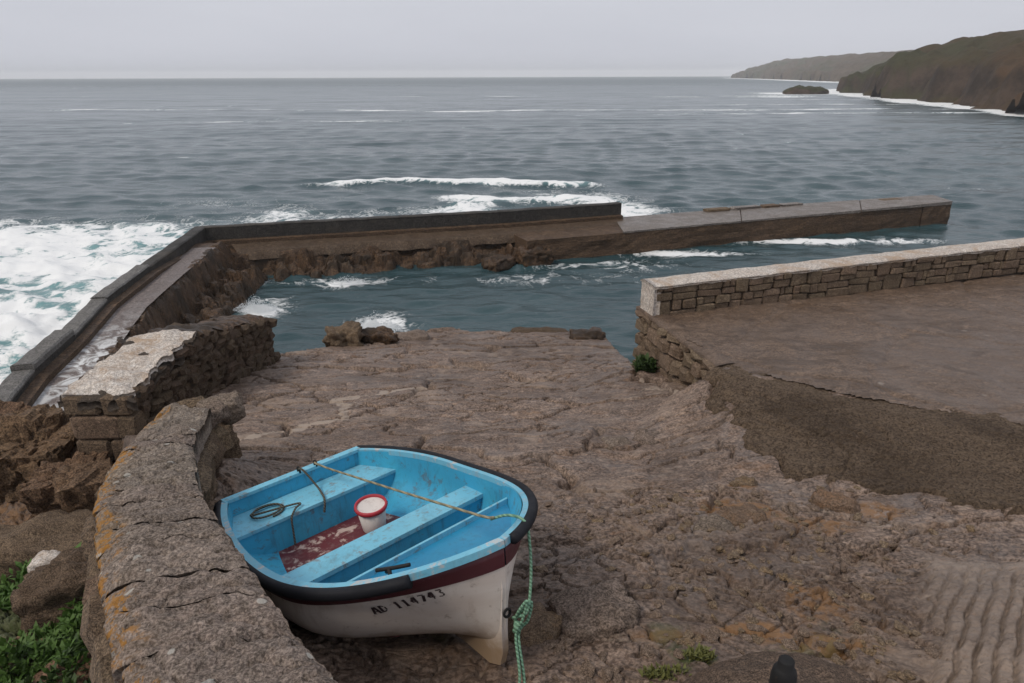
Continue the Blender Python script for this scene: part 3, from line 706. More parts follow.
for z, ch in ((2.95, .2), (2.75, .2), (2.52, .23), (2.3, .22), (2.1, .2), (1.85, .25)):      # far end
    for x in (-5.5, -5.22, -4.95):
        if z + ch < 2.62: lay_stone('stone', RS, rw, (x + random.uniform(-.03, .03), 12.7, z + ch / 2), (1, 0), (.29, .25, ch), random.uniform(-.1, .1))
for z, ch, cs in ((3.0, .27, (-5.42, .5, -4.99, .36)), (2.66, .34, (-5.3, .62, -4.9, .26)), (2.3, .36, (-5.4, .46, -4.98, .4)), (1.95, .36, (-5.3, .62, -4.9, .3)), (1.6, .36, (-5.42, .5, -4.99, .36))):   # squared blocks of the near face
    for x, w in (cs[:2], cs[2:]):
        lay_stone('stone', variants(VAR[:3], M['wallstone']), rw, (x, 7.86, z + ch / 2), (1, 0), (w - .015, .34, ch - .015), random.uniform(-.03, .03))
y = 8.05; 
while y < 12.5:
    L_ = random.uniform(.25, .45)
    for z in (2.85, 2.55, 2.25, 1.95, 1.65):
        if z + .28 < float(btop(y)) - .02: lay_stone('stone', RS, rw, (BX0 + .08, y + L_ / 2, z + .14), (0, 1), (L_, .3, .29), random.uniform(-.1, .1))
    y += L_
def cap_strip(name, y0, y1, mat, over, lift, seed):
    nv, nu = 14, 60
    v_, u_ = np.meshgrid(np.linspace(0, 1, nv), np.linspace(0, 1, nu), indexing='ij')
    y_ = y0 + (y1 - y0) * u_ + .05 * fbm(v_ * 3, u_ * 0 + seed, 3, seed) * np.abs(2 * u_ - 1) ** 4
    ragged = .09 * fbm(y_ * 3.2, v_ * 0, 4, seed + 1)
    x_ = BX0 - over + v_ * (BX1 - BX0 + 2 * over) + ragged * np.abs(2 * v_ - 1)
    z_ = btop(y_) + lift + .06 * fbm(x_ * 2.6, y_ * 2.6, 4, seed + 2) + .012 * fbm(x_ * 9, y_ * 9, 3, seed + 3) - .05 * np.maximum(np.abs(2 * v_ - 1) ** 8, np.abs(2 * u_ - 1) ** 30)
    top = np.stack([x_, y_, z_], -1).reshape(-1, 3); bot = top - np.array([0, 0, 1]) * (.09 + .05 * fbm(top[:, 0] * 4, top[:, 1] * 4, 2, seed + 5))[:, None]
    N = nv * nu; F = [f for f in grid_faces(nv, nu).tolist()]; F = [f[::-1] for f in F]
    rim = [i * nu for i in range(nv)] + [(nv - 1) * nu + j for j in range(1, nu)] + [i * nu + nu - 1 for i in range(nv - 2, -1, -1)] + [j for j in range(nu - 2, 0, -1)]
    for p_, q_ in zip(rim, rim[1:] + rim[:1]): F.append([p_, q_, N + q_, N + p_])
    F += [[N + q for q in f] for f in grid_faces(nv, nu).tolist()]
    return part(name, np.concatenate([top, bot]), F, mat, rw, True, {'mask': np.zeros((2 * N, 3))})
cap_strip('grey_mortar_bed', 7.68, 9.72, M['mortar'], .05, -.035, 130)
cap_strip('whitewashed_cap', 7.76, 9.8, M['white'], -.0, .03, 110)
cap_strip('rubble_cap', 9.7, 12.72, M['bank'], .0, .0, 120)

# ------------------------------------------------------------------ rocks
def rock(name, seed, pos, size, rz, mat, label, cat='rock', group=None, rough=.22, block=.55, detail=3, tilt=(0, 0), freq=1.6):
    V, F = boulder(seed, size, detail, rough, block, freq, name == 'cliff_rock')
    o = obj(name, mesh_from(name, V, F, name != 'cliff_rock', {'mask': np.zeros((len(V), 3))}), mat); o.location = pos; o.rotation_euler = (tilt[0], tilt[1], rz)
    return tag(o, label, cat, group)
rock('cliff_rock', 401, (-6.75, 8.35, 1.55), (1.5, 1.3, 1.75), .1, M['cliff'], 'cracked brown cliff rock at the left edge below the sea wall', rough=.15, block=.94, detail=5, freq=2.2)
rock('cliff_rock', 402, (-8.0, 8.5, 1.5), (1.3, 1.5, 1.7), -.1, M['cliff'], 'cliff rock cut by the left picture edge', rough=.15, block=.94, detail=5, freq=2.2)
rock('cliff_rock', 403, (-5.55, 7.3, 1.7), (.75, .7, 1.5), .25, M['cliff'], 'orange-brown upright rock below the end of the ruined wall', rough=.13, block=.94, detail=5, freq=1.8)
rock('cliff_rock', 404, (-5.05, 6.95, 2.15), (.6, .7, 1.1), .5, M['cliff'], 'dark rock wedged between the two stone walls', rough=.2, block=.7, detail=3)
rock('boulder', 405, (-5.0, 6.05, 2.2), (1.7, .75, .62), .1, M['wallstone'], 'long low boulder lying under the brown cliff rocks', rough=.2, block=.5, detail=4)
rock('boulder', 406, (-3.85, 4.8, 2.78), (.8, .62, .6), .4, M['wallstone'], 'brown boulder among the green plants behind the wall', rough=.2, block=.5, detail=4)
rock('boulder', 407, (-4.35, 5.2, 2.72), (.3, .26, .3), .2, M['white'], 'small white lichen-covered stone on the boulder by the plants', rough=.12, block=.3)
rock('boulder', 408, (-3.9, 3.95, 2.6), (.7, .6, .5), .8, M['cliff'], 'brown boulder half hidden in plants at the left edge', rough=.22, block=.5, detail=4)
rock('boulder', 409, (-3.15, 3.7, 2.85), (.5, .42, .4), .3, M['cliff'], 'small brown stone under plants at the foot of the wall', rough=.22, block=.5)
rock('boulder', 410, (-3.6, 6.75, 3.05), (.55, .5, .5), .5, M['wallstone'], 'round stone between the capped wall and the ruined wall', rough=.2, block=.45)
rock('ledge_rock', 411, (-3.95, 14.95, 1.22), (.75, .7, .6), .2, M['wallstone'], 'squarish rock at the water edge of the slip', rough=.3, block=.75, detail=4)
rock('ledge_rock', 412, (-3.25, 15.3, 1.12), (1.0, .6, .42), -.2, M['bank'], 'dark flat rock beside the squarish one at the water edge', rough=.4, block=.6, detail=4)
rock('ledge_rock', 413, (-2.45, 15.6, .98), (.9, .6, .3), .3, M['paleboulder'], 'pale low rock on the slip edge behind the boat', rough=.25, block=.5)
rock('ledge_rock', 414, (.7, 16.5, .75), (1.6, .5, .28), -.12, M['rubble'], 'long dark rock ledge at the far edge of the slip', rough=.3, block=.6)
rock('ledge_rock', 415, (1.85, 15.7, .92), (.9, .7, .42), .1, M['bank'], 'dark rounded rock where the slip meets the harbour water', rough=.25, block=.5)
rock('embedded_stone', 421, (.52, 3.45, 3.66), (.62, .5, .44), .3, M['paleboulder'], 'broad rounded stone set in the slip right of the bow', rough=.1, block=.35, detail=4)
rock('embedded_stone', 422, (.12, 3.35, 3.64), (.42, .36, .38), .7, M['ochrestone'], 'ochre stone in the slip close to the green rope', rough=.14, block=.4)
rock('embedded_stone', 423, (1.25, 7.15, 2.86), (.36, .3, .2), .3, M['paleboulder'], 'left one of two pale stones on the mid slip', rough=.2, block=.4)
rock('embedded_stone', 424, (1.65, 7.3, 2.83), (.42, .36, .24), 1.1, M['paleboulder'], 'right one of two pale stones on the mid slip', rough=.2, block=.4)
rock('embedded_stone', 425, (2.0, 5.0, 3.36), (.46, .3, .2), .2, M['ochrestone'], 'ochre stained stone with a dark hole below the gravel', rough=.25, block=.35)
rock('embedded_stone', 426, (2.3, 5.75, 3.2), (.24, .2, .18), .6, M['ochrestone'], 'small ochre stone at the gravel corner', rough=.25, block=.35)
rock('embedded_stone', 427, (2.95, 5.3, 3.3), (.4, .22, .2), -.5, M['ochrestone'], 'pale ochre stone below the gravel edge on the right', rough=.25, block=.4)
rock('embedded_stone', 428, (1.7, 4.75, 3.4), (.36, .3, .2), .9, M['paleboulder'], 'grey stone beside the ochre stained one', rough=.2, block=.4)
M['slipchip'] = stone_mat('slip_chip', (.22, .155, .11), (.12, .083, .06), (.31, .235, .18), 6, .72, .6)
def chips(n, seed, fx, fy, smin, smax, mat, label):
    r = np.random.default_rng(seed); x = fx(r, n); y = fy(r, n)
    ok = (groove_zone(x, y) < .3) & (interp(y, XB) - x < -.1) & ~((np.abs(x - 1.38) < .6) & (y < 2.95)); x = x[ok]; y = y[ok]; n = len(x)
    z = ground_z(x, y); V = []; F = []
    base = [chamfer_stone(700 + i, .16, .22) for i in range(8)]
    for k in range(n):
        bv, bf = base[k % 8]; sz = r.uniform(smin, smax) * np.array([1.3, 1, .6]) * r.uniform(.7, 1.2, 3); a = r.uniform(0, 6.28); q = np.array(bv) * sz
        tl = r.normal(0, .25); q[:, 2] += q[:, 0] * tl
        q = np.stack([q[:, 0] * math.cos(a) - q[:, 1] * math.sin(a), q[:, 0] * math.sin(a) + q[:, 1] * math.cos(a), q[:, 2]], 1) + np.array([x[k], y[k], z[k]])
        o_ = len(V); V += q.tolist(); F += [[o_ + i for i in f] for f in bf]
    o = rooted('rock_chips', V, F, mat, label, 'stones'); o['kind'] = 'stuff'
chips(560, 31, lambda r, n: r.uniform(.2, 3.6, n), lambda r, n: 2.5 + 3.1 * r.random(n) ** 1.2, .015, .07, M['slipchip'], 'grey stone chips scattered over the near slip')
chips(210, 32, lambda r, n: r.normal(1.9, .7, n), lambda r, n: r.uniform(2.6, 5.6, n), .02, .07, M['ochrestone'], 'ochre stone chips among the grey ones on the near slip')
# ------------------------------------------------------------------ harbour: sea wall, path, bank, pier
SW = [(-8.35, 8.6), (-8.8, 10.5), (-9.39, 12.3), (-9.8, 14.3), (-10.5, 16.9), (-10.95, 20.05), (-11.66, 25.75), (-8.3, 26.7), (-4.55, 27.7), (-.5, 28.8), (4.93, 30.7)]
def offset_line(P, d):
    P = np.array(P, float); out = []
    for i in range(len(P)):
        t = P[min(i + 1, len(P) - 1)] - P[max(i - 1, 0)]; t /= np.linalg.norm(t); n = np.array([t[1], -t[0]])
        a = P[i] - P[i - 1] if i else t; b = P[i + 1] - P[i] if i < len(P) - 1 else t
        a = a / np.linalg.norm(a); b = b / np.linalg.norm(b); cosv = max(.35, math.sqrt(max(0, (1 + a @ b) / 2)))
        out.append(P[i] + n * d / cosv)
    return np.array(out)
sea_wall = thing('sea_wall', 'dark concrete sea wall bending round the harbour with surf behind it', 'wall', (-11.4, 25.5, .9))
inn = np.array(SW); outl = offset_line(SW, -.38); foot = offset_line(SW, .14)
tops = [1.6, 1.62, 1.66, 1.6, 1.68, 1.63, 1.63, 1.63, 1.63, 1.63, 1.63]
def wall_piece(name, i, j, zt, mat, o_in=0., o_out=0., z0=-1.2):
    e = .002
    a, b = inn[i], inn[j]; d = (b - a) / np.linalg.norm(b - a)
    a_, b_ = a + d * e, b - d * e; c_, d_ = outl[j] - d * e, outl[i] + d * e
    n = (outl[i] - inn[i]); n /= np.linalg.norm(n)
    a_ = a_ - n * o_in; b_ = b_ - n * o_in; c_ = c_ + n * o_out; d_ = d_ + n * o_out
    m = 9; V = []
    for k in range(m):
        t = k / (m - 1); p = a_ + (b_ - a_) * t; q = d_ + (c_ - d_) * t
        w = .012 * math.sin(k * 2.1 + i) 
        V += [(*p, z0), (*(p), zt + w - .03), (*(p + (q - p) * .1), zt + w), (*(p + (q - p) * .9), zt + w), (*q, zt + w - .03), (*q, z0)]
    F = [[k * 6 + r, k * 6 + (r + 1) % 6, (k + 1) * 6 + (r + 1) % 6, (k + 1) * 6 + r] for k in range(m - 1) for r in range(6)] + [[5, 4, 3, 2, 1, 0], [(m - 1) * 6 + r for r in range(6)]]
    part(name, V, F, mat, sea_wall)
for i in range(len(SW) - 1):
    wall_piece('wall_section', i, i + 1, tops[i], M['seawall'])
    wall_piece('cap_slab', i, i + 1, tops[i] + (.05 if i < 4 else .03) + (.06 if i == 2 else 0), M['seawallcap'] if i < 5 else M['seawall'], .012, .012, tops[i] - .02)
# stepped footing along the inside of the wall
V = []; q1 = offset_line(SW, -.02); q2 = offset_line(SW, .2); 
zf = [1.4] * 6 + [1.05] * 5
for i in range(len(SW)): V += [(*q1[i], zf[i] - 1), (*q1[i], zf[i] + .1), (*q2[i], zf[i] + .07), (*q2[i], zf[i] - 1)]
F = [[i * 4 + r, i * 4 + (r + 1) % 4, (i + 1) * 4 + (r + 1) % 4, (i + 1) * 4 + r] for i in range(len(SW) - 1) for r in range(4)]
part('footing', V, F, M['pier'], sea_wall)
# strip following the wall: path, bank, shelf
def resample(P, step):
    P = np.array(P, float); d = np.concatenate([[0], np.cumsum(np.hypot(*np.diff(P, axis=0).T))]); s = np.arange(0, d[-1], step)
    return np.stack([np.interp(s, d, P[:, 0]), np.interp(s, d, P[:, 1])], -1), s
def smooth_strip(step, vs):
    P, s = resample(SW, step)
    t = np.gradient(P, axis=0); 
    k = np.ones(21) / 21; tp = np.pad(t, ((10, 10), (0, 0)), mode='edge'); t = np.stack([np.convolve(tp[:, 0], k, 'valid'), np.convolve(tp[:, 1], k, 'valid')], -1)
    t /= np.linalg.norm(t, axis=1)[:, None]; n = np.stack([t[:, 1], -t[:, 0]], -1)
    xy = P[:, None] + n[:, None] * np.asarray(vs)[None, :, None]
    return xy[..., 0], xy[..., 1], np.repeat(s[:, None], len(vs), 1), np.repeat(np.asarray(vs)[None], len(s), 0)
bx, by, bs, bv = smooth_strip(.09, np.concatenate([np.linspace(-.2, 1.0, 14), np.linspace(1.06, 4.2, 54)]))
corner_s = float(np.cumsum(np.hypot(*np.diff(np.array(SW), axis=0).T))[5])
backw = sst(corner_s - 1.5, corner_s + 1.2, bs)
pw = .95 + .1 * fbm(bs * .6, bs * 0, 3, 141)
zl = np.where(bv < pw, 1.32, np.maximum(1.32 - (bv - pw) * 3.2, .5 - .1 * (bv - pw)))
zl = zl - sst(2.0, 3.0, bv) * 1.6
bvn = bv + .45 * fbm(bs * .5, bv * .8, 4, 142)
zb = .86 - .09 * np.clip(bvn, 0, .9) - sst(.9, 1.25, bvn) * .42 - .1 * np.clip(bvn - 1, 0, 9) - sst(1.7, 2.5, bvn) * .75
bz = zl * (1 - backw) + zb * backw
end_w = sst(3.3, 1.5, by - 26.2 - .335 * (bx - 1)) 
rocky = sst(.55 + .45 * backw, 1.0 + .25 * backw, bv) * (.4 + .6 * sst(1.0, 1.3, bv))
w1, w2, wi = worley(bx * 1.5 + .3 * by, by * 1.9, 143)
bz = bz + rocky * (.6 * (wi - .5) - .22 * sst(.15, 0, w2 - w1) + .12 * fbm(bx * 1.4, by * 1.4, 3, 144) + .22 * (worley(bx * 3.1, by * 3.6 + bx, 147)[2] - .5)) + .012 * fbm(bx * 4, by * 4, 3, 145)
bk = obj('harbour_rock', mesh_from('harbour_rock', np.stack([bx, by, bz], -1).reshape(-1, 3), grid_faces(*bx.shape)[:, ::-1], False), M['bank']); tag(bk, kind='structure')
px_, py_, ps_, pv_ = smooth_strip(.15, np.linspace(.1, .9, 8))
nsel = int((corner_s - 1.8) / .15)
pz_ = 1.345 + .012 * fbm(px_ * 1.5, py_ * 1.5, 3, 146)
pth = obj('quay_path', mesh_from('quay_path', np.stack([px_, py_, pz_], -1)[:nsel].reshape(-1, 3), grid_faces(nsel, 8)[:, ::-1], True, {'mask': np.stack([blob(px_, py_, -9.1, 13.2, 1.6, 2.4)] * 3, -1)[:nsel].reshape(-1, 3)}), M['path']); tag(pth, kind='structure')
lx, ly, ls, lv = smooth_strip(.15, np.linspace(.12, 1.12, 8)); n0 = int((corner_s + .9) / .15)
lz = 1.02 - .15 * lv - .3 * sst(1.0, 1.12, lv) + .02 * fbm(lx * 1.5, ly * 1.5, 3, 148)
lw = .0 + .16 * fbm(ls * .7, ls * 0, 4, 149)
nL = lx[n0:].shape[0]
led = obj('harbour_ledge', mesh_from('harbour_ledge', np.stack([lx, ly - lw * lv, lz], -1)[n0:].reshape(-1, 3), grid_faces(nL, 8)[:, ::-1], True), M['ledge']); tag(led, kind='structure')
# outer pier
pier = thing('stone_pier', 'long low stone pier running out behind the parapet wall', 'pier', (12.5, 32.4, 0))
NE = np.array([(.6, 26.7), (4.56, 28.0), (8.15, 29.4), (13.2, 31.2), (18.7, 33.0), (21.9, 34.15)]); FE = np.array([(-.3, 29.0), (4.6, 30.95), (8.9, 32.5), (14.3, 34.2), (20.0, 35.6), (22.0, 36.0)])
PZ = [.93, .95, .95, .98, 1.05, 1.1]
def pier_piece(name, t0, t1, zoff, mat, front=0., back=0., z0=-1.5, seed=1, rgh=.06, n=40, rows=12):
    tt = np.linspace(t0, t1, n); idx = np.arange(6)
    a = np.stack([np.interp(tt, idx, NE[:, 0]), np.interp(tt, idx, NE[:, 1])], -1); b = np.stack([np.interp(tt, idx, FE[:, 0]), np.interp(tt, idx, FE[:, 1])], -1)
    d = b - a; d /= np.linalg.norm(d, axis=1)[:, None]; a = a - d * front; b = b + d * back; zt = np.interp(tt, idx, PZ) + zoff
    V = []; wn_ = fbm(tt[:, None] * 5. + np.zeros(rows), np.linspace(0, 6, rows)[None] + np.zeros((n, 1)), 3, seed)
    for k in range(n):
        for r in range(rows):                     # near face, bottom to top, slightly battered
            f = r / (rows - 1); z = z0 + (zt[k] - z0) * f
            w = rgh * wn_[k, r] - .16 * (1 - f) * (z0 < 0)
            V.append((*(a[k] + d[k] * w), z))
        for f in (.25, .5, .75): p = a[k] + (b[k] - a[k]) * f; V.append((*p, zt[k] + .02 * wn_[k, int(f * 2)]))
        V.append((*b[k], zt[k])); V.append((*b[k], z0))
    m = rows + 5
    F = [[k * m + r, k * m + (r + 1) % m, (k + 1) * m + (r + 1) % m, (k + 1) * m + r] for k in range(n - 1) for r in range(m)]
    F += [list(range(m))[::-1], [(n - 1) * m + r for r in range(m)]]
    return part(name, V, F, mat, pier)
pier_piece('masonry_body', 0, 4.45, -.06, M['pier'], seed=151)
pier_piece('end_block', 4.46, 5, -.05, M['pier'], .05, seed=152, n=10)
pier_piece('deck_slab', 1.02, 2.4, 0, M['piertop'], .03, .02, .88, 153, .02, 16, 3)
pier_piece('deck_slab', 2.41, 3.6, 0, M['piertop'], .03, .02, .9, 154, .02, 16, 3)
pier_piece('deck_slab', 3.61, 5, .01, M['piertop'], .08, .02, .95, 155, .02, 16, 3)
for i, (x, y, L_) in enumerate([(9.8, 32.55, 1.3), (11.3, 33.1, 1.5), (12.6, 33.45, .9), (13.8, 33.85, 1.2), (19.3, 35.0, 1.2)]):
    lay_stone('kerb_block', variants(VAR[:4], M['wallstone'] if i % 2 == 0 else M['piertop']), pier, (x, y, 1.02), (3.5, 1.2), (L_, .42, .12))

rock('weedy_rock', 431, (.9, 26.6, .2), (1.3, 1.1, .8), .3, M['bank'], 'brown weedy rock where the harbour bank meets the pier', rough=.3, block=.6, detail=4)
rock('weedy_rock', 432, (-.5, 26.1, .1), (1.3, .9, .55), .8, M['bank'], 'low weedy rock left of the pier root at the waterline', rough=.3, block=.6, detail=4)
# ------------------------------------------------------------------ the sea
Y, X, nr, nc = fan(7.0, 5400, .0062, -1.45, 1.35)
sp = .0062 * Y
basin = sst(.4, -.8, seg_dist(X, Y, [(-12, 23), (-11, 27), (22, 37)])) * 0
def behind_wall(x, y):     # >0 outside the harbour: distance beyond the sea wall / pier line
    left = interp(y, [(8, -8.3), (25.75, -11.7), (25.8, -11.7)]) - x
    back = y - interp(x, [(-11.66, 26.0), (4.93, 31), (22, 36.3), (22.5, 33), (60, 33)])
    return np.where(y > 26, np.maximum(back, left), left), left, back
ob, lf, bk_ = behind_wall(X, Y)
outside = sst(-.4, 1.5, np.maximum(ob, Y - 36.5))
H = np.zeros_like(X); DX = np.zeros_like(X); DY = np.zeros_like(X)
wr = np.random.default_rng(11)
for k in range(46):
    lam = .55 * (34 / .55) ** (k / 45.); th = wr.normal(-1.75, .45 if lam < 6 else .22); ph = wr.uniform(0, 6.28)
    amp = .014 * lam ** .8 * (1 if lam < 3 else .38 if lam < 8 else .22); fade = sst(2.2, 4.5, lam / sp)
    kx, ky = math.cos(th) * 2 * math.pi / lam, math.sin(th) * 2 * math.pi / lam
    mod = .45 + .75 * np.clip(noise(X / (lam * 3.1) + k, Y / (lam * 2.2), 160 + k) + .4, 0, 1.3)
    A = amp * fade * mod * (.85 * np.exp(-((lam - 1.1) / 1.6) ** 2) * (1 - outside) + outside)
    q = kx * X + ky * Y + ph
    H += A * np.sin(q); DX += .7 * A * math.cos(th) * np.cos(q); DY += .7 * A * math.sin(th) * np.cos(q)
churn = sst(7.5, 1.5, lf) * sst(30, 24, Y) + sst(6, 1, bk_) * sst(8, 3, np.abs(X - 0) - 6) * (Y > 26)
H = H + outside * .22 * churn * fbm(X * .5, Y * .5, 4, 170)
breaker = lambda yc, x0, x1, w, s: sst(w, 0, np.abs(Y - (yc + .03 * yc * fbm(X / (.35 * yc), X * 0 + s, 4, s)))) * sst(x0, x0 + .25 * (x1 - x0), X) * sst(x1, x1 - .2 * (x1 - x0), X)
b1 = breaker(48, -16, 8, 1.3, 171); b2 = breaker(41, -6, 7.5, 2.0, 172)
H = H + .3 * b1 + .2 * b2
HSEA = sst(2500, 400, Y)
foam = 1.15 * sst(-13, -3, -lf * -1 * -1) * 0
nse = fbm(X * .18, Y * .18, 4, 173)
foam = (.5 + .55 * nse + .6 * fbm(X * .55, Y * .8, 4, 174)) * sst(18, 5, lf) * (lf > -.5) * sst(38, 28, Y - .25 * lf) + .06 * sst(26, 10, lf) * (lf > -.5) * sst(44, 30, Y)
foam = np.maximum(foam, (.72 + .6 * nse + .35 * fbm(X * .5, Y * .8, 3, 175)) * sst(12, 4, bk_) * (bk_ > -.6) * sst(3, -7, X) * (Y > 24))
foam = np.maximum(foam, (.2 + .55 * nse) * sst(20, 9, bk_) * (bk_ > 0) * sst(7, 0, X) * sst(-30, -10, X + 0 * Y) * (Y > 24))
foam = np.maximum(foam, .95 * b1); foam = np.maximum(foam, (.85 + .3 * nse) * b2)
foam = np.maximum(foam, .8 * blob(X, Y, 5.6, 37.5, 2.2, 6) + .3 * nse * blob(X, Y, 5.6, 37, 3, 7))
# inside the basin
foam = np.maximum(foam, .95 * blob(X, Y, -8.1, 20.7, .7, 1.2)); foam = np.maximum(foam, 1.0 * blob(X, Y, -4.0, 19.2, .75, 1.0)); foam = np.maximum(foam, .85 * blob(X, Y, -6.0, 23.7, .9, .45))
foam = np.maximum(foam, .62 * blob(X, Y, 1.6, 24.2, 2.6, .8) * (.6 + nse)); foam = np.maximum(foam, .8 * blob(X, Y, 7.2, 28.0, 2.6, .5)); foam = np.maximum(foam, .7 * blob(X, Y, 14.5, 30.2, 4.5, .5) * (.8 + nse))
foam = np.maximum(foam, .45 * blob(X, Y, -3, 24.1, 6, .5) * (.8 + nse)); foam = np.maximum(foam, .5 * blob(X, Y, 3.2, 26.2, 3, .8) * (.7 + nse))
# far streaks and the surf under the headland
for yc, x0, x1, w, s in ((152, -30, 62, 2.2, 181), (138, 18, 110, 1.8, 182), (178, 30, 150, 2.5, 183), (215, 60, 190, 4, 184), (160, -120, -10, 1.6, 185), (118, -70, -10, 1.0, 186), (260, -60, 90, 3, 187), (150, 40, 120, 2.6, 188)):
    foam = np.maximum(foam, .8 * breaker(yc, x0, x1, w, s) * (.6 + .8 * np.clip(fbm(X * .05, Y * .02, 3, s) + .5, 0, 1)))
SHORE = [(88, 95), (94, 128), (101, 150), (104, 170), (110, 197), (122, 245), (136, 296), (152, 335), (190, 380), (285, 560), (340, 800), (420, 1150), (500, 1560), (560, 1700)]
sdst = seg_dist(X, Y, SHORE); foam = np.maximum(foam, (.95 + .5 * fbm(X * .06, Y * .06, 3, 189)) * sst(.05, .012, sdst / Y))
foam = np.maximum(foam, 1.1 * blob(X, Y, 113, 283, 17, 18) + .0)
foam = np.maximum(foam, .75 * blob(X, Y, 92, 245, 40, 12) * (.7 + .8 * fbm(X * .05, Y * .04, 3, 190)))
# scattered whitecaps
foam = np.maximum(foam, .5 * sst(.95, 1.2, fbm(X * .12, Y * .3, 4, 191)) * outside * sst(30, 50, Y))
foam = np.clip(foam, 0, 1.3); H = (H + .16 * outside * np.clip(foam, 0, 1) * (.5 + fbm(X * 1.1, Y * 1.3, 4, 192)) * sst(60, 20, Y)) * HSEA
milky = np.clip(sst(.15, 1.0, foam) * .8 + .75 * sst(15, 4, lf) * (lf > -.5) * sst(36, 26, Y), 0, 1) * outside + .25 * sst(.3, 1, foam)
fl = np.stack([foam, milky, sst(60, 900, Y)], -1).reshape(-1, 3)
sea = obj('sea', mesh_from('sea', np.stack([X + DX, Y + DY, H], -1).reshape(-1, 3), grid_faces(nr, nc), True, {'foam': fl}), M['sea']); tag(sea, kind='structure')
def spray(pos, r, seed, label, n=420, up=.9, flat=.6):
    rr = np.random.default_rng(seed); V = []; F = []
    me = []
    for k in range(n):
        a = rr.uniform(0, 6.28); q = rr.random() ** .7 * r; z = up * (1 - q / r) * rr.random() ** 2.2 + .01
        c = np.array([pos[0] + q * math.cos(a), pos[1] + q * math.sin(a) * flat, pos[2] + z]); s = rr.uniform(.004, .016)
        o4 = [(1, 0, -.7), (-1, 0, -.7), (0, 1, .7), (0, -1, .7)]; b = len(V)
        V += [tuple(c + s * np.array(o)) for o in o4]; F += [(b, b + 2, b + 3), (b, b + 3, b + 1), (b, b + 1, b + 2), (b + 1, b + 3, b + 2)]
    o = rooted('wave_spray', V, F, M['spray'], label, 'spray', base=pos); o['kind'] = 'stuff'
t = NT('spray_white'); M['spray'] = t.done((.8, .82, .82), .8)
spray((-4.0, 18.9, .05), .75, 1, 'white splash in the harbour behind the slip edge', 2600, .6)
spray((-8.15, 20.6, .1), .7, 2, 'white splash at the rocks left of the harbour water', 2200, .5)
spray((-5.9, 23.6, .1), .7, 3, 'small splash against the weedy harbour bank', 900, .3)

# ------------------------------------------------------------------ headlands and the sea rock
def headland(name, shore, inland, hfun, n1, n2, depth, mat, seed, cliffh):
    P, s = resample(shore, np.sum(np.hypot(*np.diff(np.array(shore), axis=0).T)) / n1)
    v = np.linspace(0, 1, n2) ** 1.5 * depth - 3
    x = P[:, 0][:, None] + inland[0] * v[None]; y = P[:, 1][:, None] + inland[1] * v[None]
    ss = np.repeat((s / s[-1])[:, None], n2, 1)
    vj = v[None] + 7 * fbm(x * .05, y * .05, 4, seed) * (depth / 160)
    z = hfun(ss, vj) ; cl = cliffh * sst(0, cliffh * 1.6, vj)
    z = np.maximum(np.minimum(z, 999), 0) * sst(-2, 12, vj) + cl
    z = z * (1 + .10 * fbm(x * .02, y * .02, 4, seed + 1)) + (.7 * fbm(x * .1, y * .1, 6, seed + 2, .55) + .35 * np.abs(fbm(x * .3, y * .3, 3, seed + 3))) * sst(0, 6, vj) - 4 * sst(0, -3, vj)
    me = mesh_from(name, np.stack([x, y, z], -1).reshape(-1, 3), grid_faces(*x.shape)[:, ::-1], True)
    o = obj(name, me, mat); tag(o, kind='structure'); return o
def h1(s, v):
    crest = interp(s, [(0, 8.6), (.43, 11.6), (.6, 14), (.74, 14.2), (.88, 8.4), (.95, 3.2), (1, 0)])
    return crest * (.75 * sst(-6, 34, v) ** .8 + .25 * sst(10, 70, v))
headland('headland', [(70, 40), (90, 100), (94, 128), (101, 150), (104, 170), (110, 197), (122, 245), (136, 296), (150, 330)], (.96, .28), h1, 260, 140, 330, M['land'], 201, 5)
def h2(s, v):
    crest = interp(s, [(0, 19), (.3, 23), (.6, 27), (.85, 27), (.97, 25), (1, 16)])
    return crest * sst(0, 120, v) ** .7
headland('far_headland', [(250, 430), (285, 545), (340, 800), (412, 1150), (482, 1600)], (.93, .36), h2, 260, 100, 500, M['farland'], 211, 7)
V, F = boulder(601, (16, 9, 5), 4, .3, .2)
rooted('sea_rock', V + np.array([114, 283, -.2]), F, M['land'], 'dark rock in the surf off the headland', 'rock', smooth=True)

